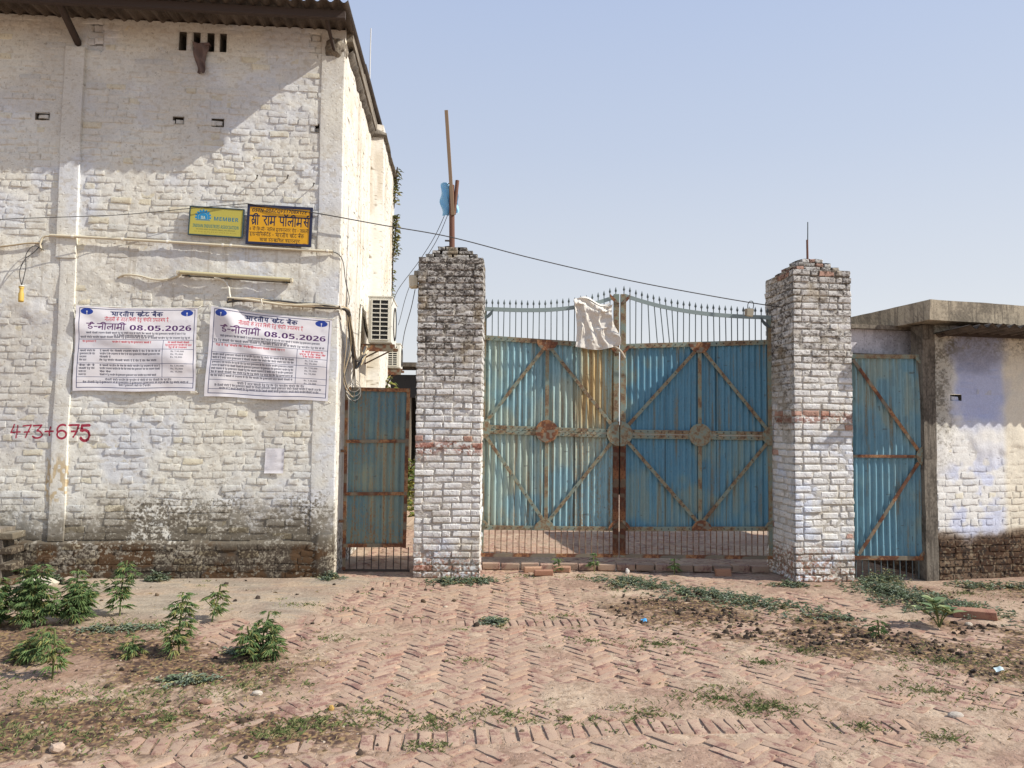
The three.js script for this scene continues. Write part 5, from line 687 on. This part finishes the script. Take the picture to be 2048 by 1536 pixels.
hemp('palmate_weed', 'lone weed growing through the gate threshold at the meeting stiles', 1.02, 9.30, .24, 2, .6, 32, 'plant', WG); hemp('palmate_weed', 'leggy weed before the shaded gate leaf', 1.97, 9.22, .20, 2, .6, 33, 'plant', WG); hemp('palmate_weed', 'thin weed before the faded gate leaf', .60, 9.25, .18, 2, .5, 34, 'plant', WG);
// broad-leaved plant on the right
{ const t = thing('broad_leaf_plant', 'pale green broad-leaved plant beside the creeping weeds', 'plant', [3.82, gy(3.82, 6.86) - .005, -6.86]), R = rng(52), g = new GB(), st = [];
  for (let s = 0; s < 8; s++) { const a = s * .8 + R(), top = V(cos(a) * (.06 + R() * .12), .10 + R() * .17, sin(a) * (.05 + R() * .1)); st.push(tube([[0, 0, 0], [top.x * .4, top.y * .6, top.z * .4], [top.x, top.y, top.z]], .006, 8, 5)); for (let k = 0; k < 4; k++) { const b = k * 1.6 + R(), dir = V(cos(b), .25 + R() * .5, sin(b)).normalize(), up = V(-cos(b) * .4, 1, -sin(b) * .4).normalize(), sd = V().crossVectors(dir, up).normalize(), L = .085 + R() * .05, w = L * .36, q = .8 + R() * .5, col = R() < .45 ? [.36 * q, .42 * q, .20 * q] : [.19 * q, .27 * q, .13 * q], o = top.clone().multiplyScalar(.75 + .25 * R()); g.grid(4, 2, (i, j) => { const u = i / 4, ww = w * sin(Math.min(1, u * 1.02 + .06) * PI) ** .7, p = o.clone().addScaledVector(dir, u * L).addScaledVector(sd, (j - 1) * ww).addScaledVector(up, abs(j - 1) * ww * .35 - u * u * L * .15); return [p.x, p.y, p.z]; }, col); } }
  mesh('stem', join(st), stemMat, t); mesh('leaves', g.geo(), leafMat, t); }
// creeping weeds: low mats of small grey-green leaves
function creeper(label, pts, rad, dens, seed, hgt = .05) {
  const t = thing('creeping_weed', label, 'plant', [pts[0][0], 0, -pts[0][1]], 0, 'creeping weed mats'), R = rng(seed), g = new GB(), st = [];
  for (let k = 1; k < pts.length; k++) { const L = hypot(pts[k][0] - pts[k - 1][0], pts[k][1] - pts[k - 1][1]), n = Math.round(dens * (L + .3)); for (let q = 0; q < n; q++) { const f = R(), a = R() * 2 * PI, rr = rad * 1.25 * R() * (.5 + 1.2 * vn(f * 5 + k * 7, a * 1.3, seed)), x = mix(pts[k - 1][0], pts[k][0], f) + cos(a) * rr, d = mix(pts[k - 1][1], pts[k][1], f) + sin(a) * rr * .8, y = gy(x, d), hh = hgt * (.3 + R()) * (1.2 - rr / rad * .6); st.push([x - pts[0][0], y, -d + pts[0][1], hh]); const c = .75 + R() * .6, col = R() < .12 ? [.30 * c, .28 * c, .14 * c] : R() < .5 ? [.20 * c, .235 * c, .165 * c] : [.15 * c, .195 * c, .11 * c]; for (let m = 0; m < 5; m++) { const b = R() * 2 * PI, dir = V(cos(b), .1 + R() * .5, sin(b)).normalize(); leaflet(g, V(x - pts[0][0] + (R() - .5) * .03, y + hh * R(), -d + pts[0][1] + (R() - .5) * .03), dir, V(0, 1, 0), .03 + R() * .03, .009 + R() * .006, col); } } }
  mesh('leaves', g.geo(), leafMat, t); return t;
}
creeper('long creeping weed mat spreading from the side gate towards the broad-leaved plant', [[4.08, 8.7], [4.1, 8.1], [4.2, 7.6], [4.5, 7.35]], .30, 260, 61, .09); creeper('grey-green creeping weed patch before the meeting gate leaves', [[1.25, 8.8], [1.6, 8.4]], .34, 260, 62); creeper('creeping weed patch above the dung in front of the shaded gate leaf', [[1.85, 8.25], [2.3, 7.9], [2.7, 7.5]], .36, 190, 63, .05); creeper('creeping weed at the foot of the left gate pillar', [[-.85, 8.62], [-.15, 8.72]], .13, 150, 64, .05); creeper('small creeping weed alone on the paving below the left gate leaf', [[-.2, 6.98], [-.05, 6.95]], .11, 120, 65, .035); creeper('creeping weed tuft at the front corner of the right pillar', [[3.05, 8.65], [3.25, 8.6]], .16, 110, 66, .05); creeper('creeping weeds under the side gate bars', [[4.1, 8.92], [4.5, 8.95]], .12, 160, 67, .11); creeper('small creeping weed near the corner of the wicket gate', [[-2.1, 8.72], [-1.95, 8.65]], .10, 140, 68, .06); creeper('bluish creeping weed beside the compact weed', [[-2.1, 5.9], [-1.95, 5.85]], .11, 110, 69, .035); creeper('bluish creeping weed on the left foreground bricks', [[-2.25, 5.25], [-2.05, 5.22]], .12, 100, 70, .03); creeper('creeping weeds along the foot of the shed wall', [[5.1, 8.75], [6.2, 8.5]], .16, 90, 71, .06); creeper('creeping weed mat left of the tall pale weed', [[-3.5, 6.4], [-3.0, 6.5]], .12, 80, 72, .03); creeper('creeping weed patch right of the dung', [[2.9, 7.3], [3.2, 7.0]], .2, 60, 73, .03); creeper('creeping weeds at the right picture edge', [[4.7, 6.9], [5.0, 6.4]], .25, 90, 74, .06); creeper('leafy weed at the foot of the factory plinth', [[-3.96, 8.5], [-3.82, 8.52]], .08, 180, 75, .08); creeper('small weed beside the brick stump', [[-4.95, 8.25], [-4.85, 8.25]], .09, 160, 76, .10);
{ // grass and straw, uncountable
  const R = rng(301), g = new GB(); const blade = (x, d, h, col, fl) => { const a = R() * 2 * PI, y = gy(x, d) - .004, dx = cos(a) * h * fl, dz = sin(a) * h * fl, w = .0013 + R() * .0012, c = cos(a + 1.57) * w, s = sin(a + 1.57) * w; g.tri([[x - c, y, -d - s], [x + c, y, -d + s], [x + dx * .5, y + h * .7, -d + dz * .5]], null, col); g.tri([[x + c, y, -d + s], [x + dx, y + h * (1 - fl * .3), -d + dz], [x + dx * .45, y + h * .66, -d + dz * .45]], null, col); };
  const gr = () => { const b = .75 + R() * .6, q = R(); return q < .28 ? [.30 * b, .26 * b, .13 * b] : q < .7 ? [.14 * b, .185 * b, .065 * b] : [.19 * b, .22 * b, .085 * b]; };
  const tufts = [[1.63, 4.9, .13, 260], [1.22, 6.3, .16, 220], [-.84, 4.72, .17, 260], [-.45, 4.63, .13, 200], [-.02, 4.72, .12, 180], [-1.17, 4.55, .10, 260], [1.38, 5.06, .16, 220], [-1.27, 4.42, .09, 200], [-3.2, 6.6, .18, 150], [.67, 6.4, .12, 90], [.83, 4.74, .14, 160], [-.45, 4.26, .06, 90], [3.3, 5.85, .3, 260], [-2.65, 4.3, .22, 260], [2.1, 4.62, .1, 80], [2.5, 4.45, .12, 80], [-2.4, 5.0, .25, 220], [-1.75, 5.15, .2, 160], [-2.0, 4.6, .3, 320], [-2.9, 4.9, .3, 240], [2.9, 5.2, .3, 180], [3.6, 5.0, .35, 200], [-3.6, 5.2, .3, 180], [.35, 4.66, .1, 100], [-1.5, 6.3, .1, 60], [-.3, 5.8, .08, 50], [.5, 7.2, .12, 60], [2.3, 6.1, .12, 100], [1.9, 5.8, .1, 80], [-1.9, 5.55, .15, 120], [4.3, 5.5, .4, 240], [5, 8.3, .4, 200], [.2, 9.05, .12, 80], [.9, 8.95, .15, 90], [-1.55, 7.3, .08, 60], [-2.0, 7.4, .1, 60]];
  for (const [x, d, r, n] of tufts) for (let k = 0; k < n * 3.4; k++) { const a = R() * 2 * PI, q = r * R() * (.5 + 1.6 * vn(a * 1.4, x, 9)), bx = x + cos(a) * q * 1.7, bd = d + sin(a) * q * .9; if (vn(bx * 30, bd * 30, 19) < .42) continue; blade(bx, bd, .010 + R() * .026, gr(), .5 + R() * .9); }
  for (let k = 0; k < 16000; k++) { const x = -5.5 + R() * 11, d = 4 + R() * 4.8; if (R() > litter(x, d) * .9 * sst(.35, .6, fbm(x * 2.5, d * 2.5, 3, 47)) + .04) continue; const b = .7 + R() * .7; blade(x, d, .008 + R() * .026, R() < .55 ? [.30 * b, .23 * b, .12 * b] : gr(), .9 + R() * 1.2); }
  for (let k = 0; k < 130; k++) { const x = -3.6 + R() * 8, d = 4.1 + R() * 4.4, n = 6 + R() * 26; for (let q = 0; q < n; q++) blade(x + (R() - .5) * .1, d + (R() - .5) * .05, .008 + R() * .022, gr(), .5 + R() * .9); }
  tag(mesh('grass', g.geo(), leafMat), 'sparse grass tufts and dry straw on the forecourt', 'grass', null, 'stuff');
}
const pebble = (r, seed, fx = 1, fy = .7, fz = .85) => { const g = new THREE.IcosahedronGeometry(r, 1), p = g.attributes.position; for (let i = 0; i < p.count; i++) { const q = V().fromBufferAttribute(p, i), s = .72 + .56 * vn(q.x / r * 1.4 + seed * 3.1, q.y / r * 1.4 + q.z / r * 2.3 + seed, 5); p.setXYZ(i, q.x * s * fx, q.y * s * fy, q.z * s * fz); } g.computeVertexNormals(); return g; };
{ // dung crumbs and clods, uncountable
  const R = rng(401), kinds = [0, 1, 2, 3].map((k) => pebble(1, k + 3)), l = [], cols = [];
  const put = (x, d, s, c) => { const g = kinds[floor(R() * 4)].clone(); g.applyMatrix4(new THREE.Matrix4().makeRotationFromEuler(new THREE.Euler(R() * 6, R() * 6, R() * 6)).scale(V(s, s * .7, s))); g.translate(x, gy(x, d) + s * .25, -d); const n = g.attributes.position.count, a = new Float32Array(n * 3); for (let i = 0; i < n; i++) a.set(c, i * 3); g.setAttribute('color', new THREE.BufferAttribute(a, 3)); l.push(g); };
  for (let k = 0; k < 13000; k++) { const x = -5 + R() * 10.5, d = 4.1 + R() * 4.6, q = litter(x, d), cl = fbm(x * 3, d * 3, 2, 44); if (x > .6 ? R() > q * (cl > .48 ? .95 : .12) + .008 : R() > q * .10 + .012) continue; const b = .6 + R() * .7; put(x, d, .009 + R() * R() * .026, R() < .7 ? [.055 * b, .038 * b, .026 * b] : [.13 * b, .09 * b, .055 * b]); }
  for (let k = 0; k < 900; k++) { const x = -4 + R() * 8, d = 4 + R() * 4.8; put(x, d, .004 + R() * .006, [.42, .34, .26]); }
  tag(mesh('dung_crumbs', mergeGeometries(l), std({ vertexColors: true, roughness: 1 })), 'dark crumbs of dry dung and grit scattered on the forecourt', 'dung', null, 'stuff');
}
// loose bricks and stones
const looseM = std({ map: brickMap, bumpMap: brickMap, bumpScale: .005, roughness: .98, vertexColors: true });
function looseBrick(label, x, d, ang, col, w = .225, h = .072, dd = .11, lift = 0) { const g = new GB(), R = rng(floor(x * 97 + d * 31)); block(g, 0, h / 2, 0, w, h, dd, R, (a, b, c) => [a * 2.2 + b, b * 2.2 + c * 2], col); const o = mesh('loose_brick', g.geo(), looseM); o.position.set(x, gy(x, d) - .006 + lift, -d); o.rotation.y = ang; return tag(o, label, 'brick', 'loose bricks by the gate'); }
looseBrick('red loose brick lying alone in front of the faded gate leaf', .40, 9.02, .05, [.85, .62, .55]); looseBrick('loose brick standing on edge before the shaded gate leaf', 2.55, 9.22, -.05, [.9, .68, .58], .2, .1, .075); looseBrick('pale loose brick against the threshold behind the lone red brick', .28, 9.28, .12, [1.05, .9, .8]); looseBrick('reddish half-buried brick beside the broad-leaved plant', 4.34, 7.22, -.4, [.8, .6, .55], .36, .085, .16); looseBrick('dusty brick next to the pale one at the threshold', .62, 9.27, -.1, [.95, .78, .7]);
function stone(label, x, d, r, seed, col, fx = 1, fy = .6, fz = .8) { const g = pebble(r, seed, fx, fy, fz), o = mesh('stone', g, std({ color: lin(...col), roughness: 1, bumpMap: tile(roughTile, 1, 1), bumpScale: .004 })); o.position.set(x, gy(x, d) + r * fy * .55, -d); return tag(o, label, 'stone', 'loose stones'); }
stone('pale pink stone in the bottom left foreground', -2.40, 4.15, .04, 3, [.48, .36, .27], 1.1, .75); stone('large pale stone at the foot of the brick stump', -4.95, 8.1, .13, 4, [.52, .46, .36], 1.5, .55, .9); stone('small yellow stone on the middle paving', -1.09, 4.78, .02, 5, [.45, .28, .08], 1, .9); stone('pale flat stone at the lower right', 2.74, 4.77, .035, 6, [.42, .37, .31], 1.3, .6); stone('whitish pebble on the left litter edge', -1.62, 5.0, .025, 7, [.5, .44, .36], 1.3, .7); stone('dark half brick stone on the left litter', -1.9, 4.86, .03, 8, [.25, .14, .1], 1.5, .7); stone('pale rounded stone near the right brick block', 4.1, 6.9, .035, 9, [.45, .38, .3]); stone('broken stone by the stump corner', -4.75, 8.3, .07, 10, [.42, .32, .24], 1.2, .6); stone('small cream stone on the paving under the left pillar', -.62, 7.5, .02, 12, [.55, .46, .34]); stone('white lump of rubble on the gate threshold', 1.42, 9.3, .035, 13, [.62, .58, .52], .8, 1.1);
tag(mesh('plastic_scrap', (() => { const g = new THREE.PlaneGeometry(.05, .035, 4, 3), p = g.attributes.position; for (let i = 0; i < p.count; i++) p.setZ(i, .008 * sin(p.getX(i) * 120) + .01 * vn(i, 2, 3)); g.computeVertexNormals(); g.rotateX(-1.0); g.translate(1.22, gy(1.22, 7.0) + .02, -7.0); return g; })(), std({ color: lin(.08, .35, .65), roughness: .4, side: THREE.DoubleSide })), 'bright blue plastic scrap on the dung', 'litter');
tag(mesh('plastic_scrap', (() => { const g = new THREE.PlaneGeometry(.06, .04, 4, 3), p = g.attributes.position; for (let i = 0; i < p.count; i++) p.setZ(i, .01 * sin(p.getX(i) * 90) + .01 * vn(i, 5, 3)); g.computeVertexNormals(); g.rotateX(-1.1); g.translate(3.53, gy(3.53, 5.58) + .025, -5.58); return g; })(), std({ color: lin(.55, .66, .66), roughness: .4, side: THREE.DoubleSide })), 'pale plastic scrap in the right foreground litter', 'litter');
// vine on the far end of the side wall, shrub in the yard
function leafyMass(name, label, pos, boxes, n, seed, cat, size, cols) { const t = thing(name, label, cat, pos), R = rng(seed), g = new GB(); for (const [x0, x1, y0, y1, z0, z1, w] of boxes) { for (let k = 0; k < n * w; k++) { const x = mix(x0, x1, R()), y = mix(y0, y1, R()), z = mix(z0, z1, R()); if (vn(x * 9 + z * 7, y * 3.2, seed) < .47) continue; const b = R() * 2 * PI, c = .7 + R() * .6, q = cols[floor(R() * cols.length)].map((v) => v * c); leaflet(g, V(x, y, z), V(cos(b), -.3 + R() * .6, sin(b)).normalize(), V(R() - .5, 1, R() - .2).normalize(), size * (.7 + R() * .6), size * .3, q); } mesh('stem', tube([[x0, y0, z0], [(x0 + x1) / 2, (y0 + y1) / 2, (z0 + z1) / 2], [x1, y1, z1]], .012, 10, 5), M.wood, t); } mesh('leaves', g.geo(), leafMat, t); return t; }
leafyMass('wall_vine', 'dry green vine climbing the far end of the side wall', onF(.2, 0, -4.9), [[-.04, .05, 5.8, 6.5, -.25, .0, 1], [-.03, .07, 4.9, 5.6, -.25, .05, 1.3], [-.05, .01, 3.8, 4.9, -.25, .05, .5]], 260, 81, 'vine', .085, [[.20, .20, .06], [.28, .25, .09], [.12, .14, .05]]);
leafyMass('yard_shrub', 'sunlit yellow-green shrub in the yard behind the wicket gate', [-2.05, 0, -13.2], [[-.4, .5, .2, 1.2, -.4, .4, 3], [-.5, .0, 1.8, 2.6, -.3, .3, 1]], 420, 82, 'shrub', .12, [[.16, .18, .04], [.26, .24, .06], [.09, .13, .03]]);

for (const o of scene.children) if (o.isMesh || o.isGroup) o.traverse((c) => { if (c.isMesh) c.castShadow = c.receiveShadow = true; });
scene.updateMatrixWorld(true);
renderer.render(scene, camera);
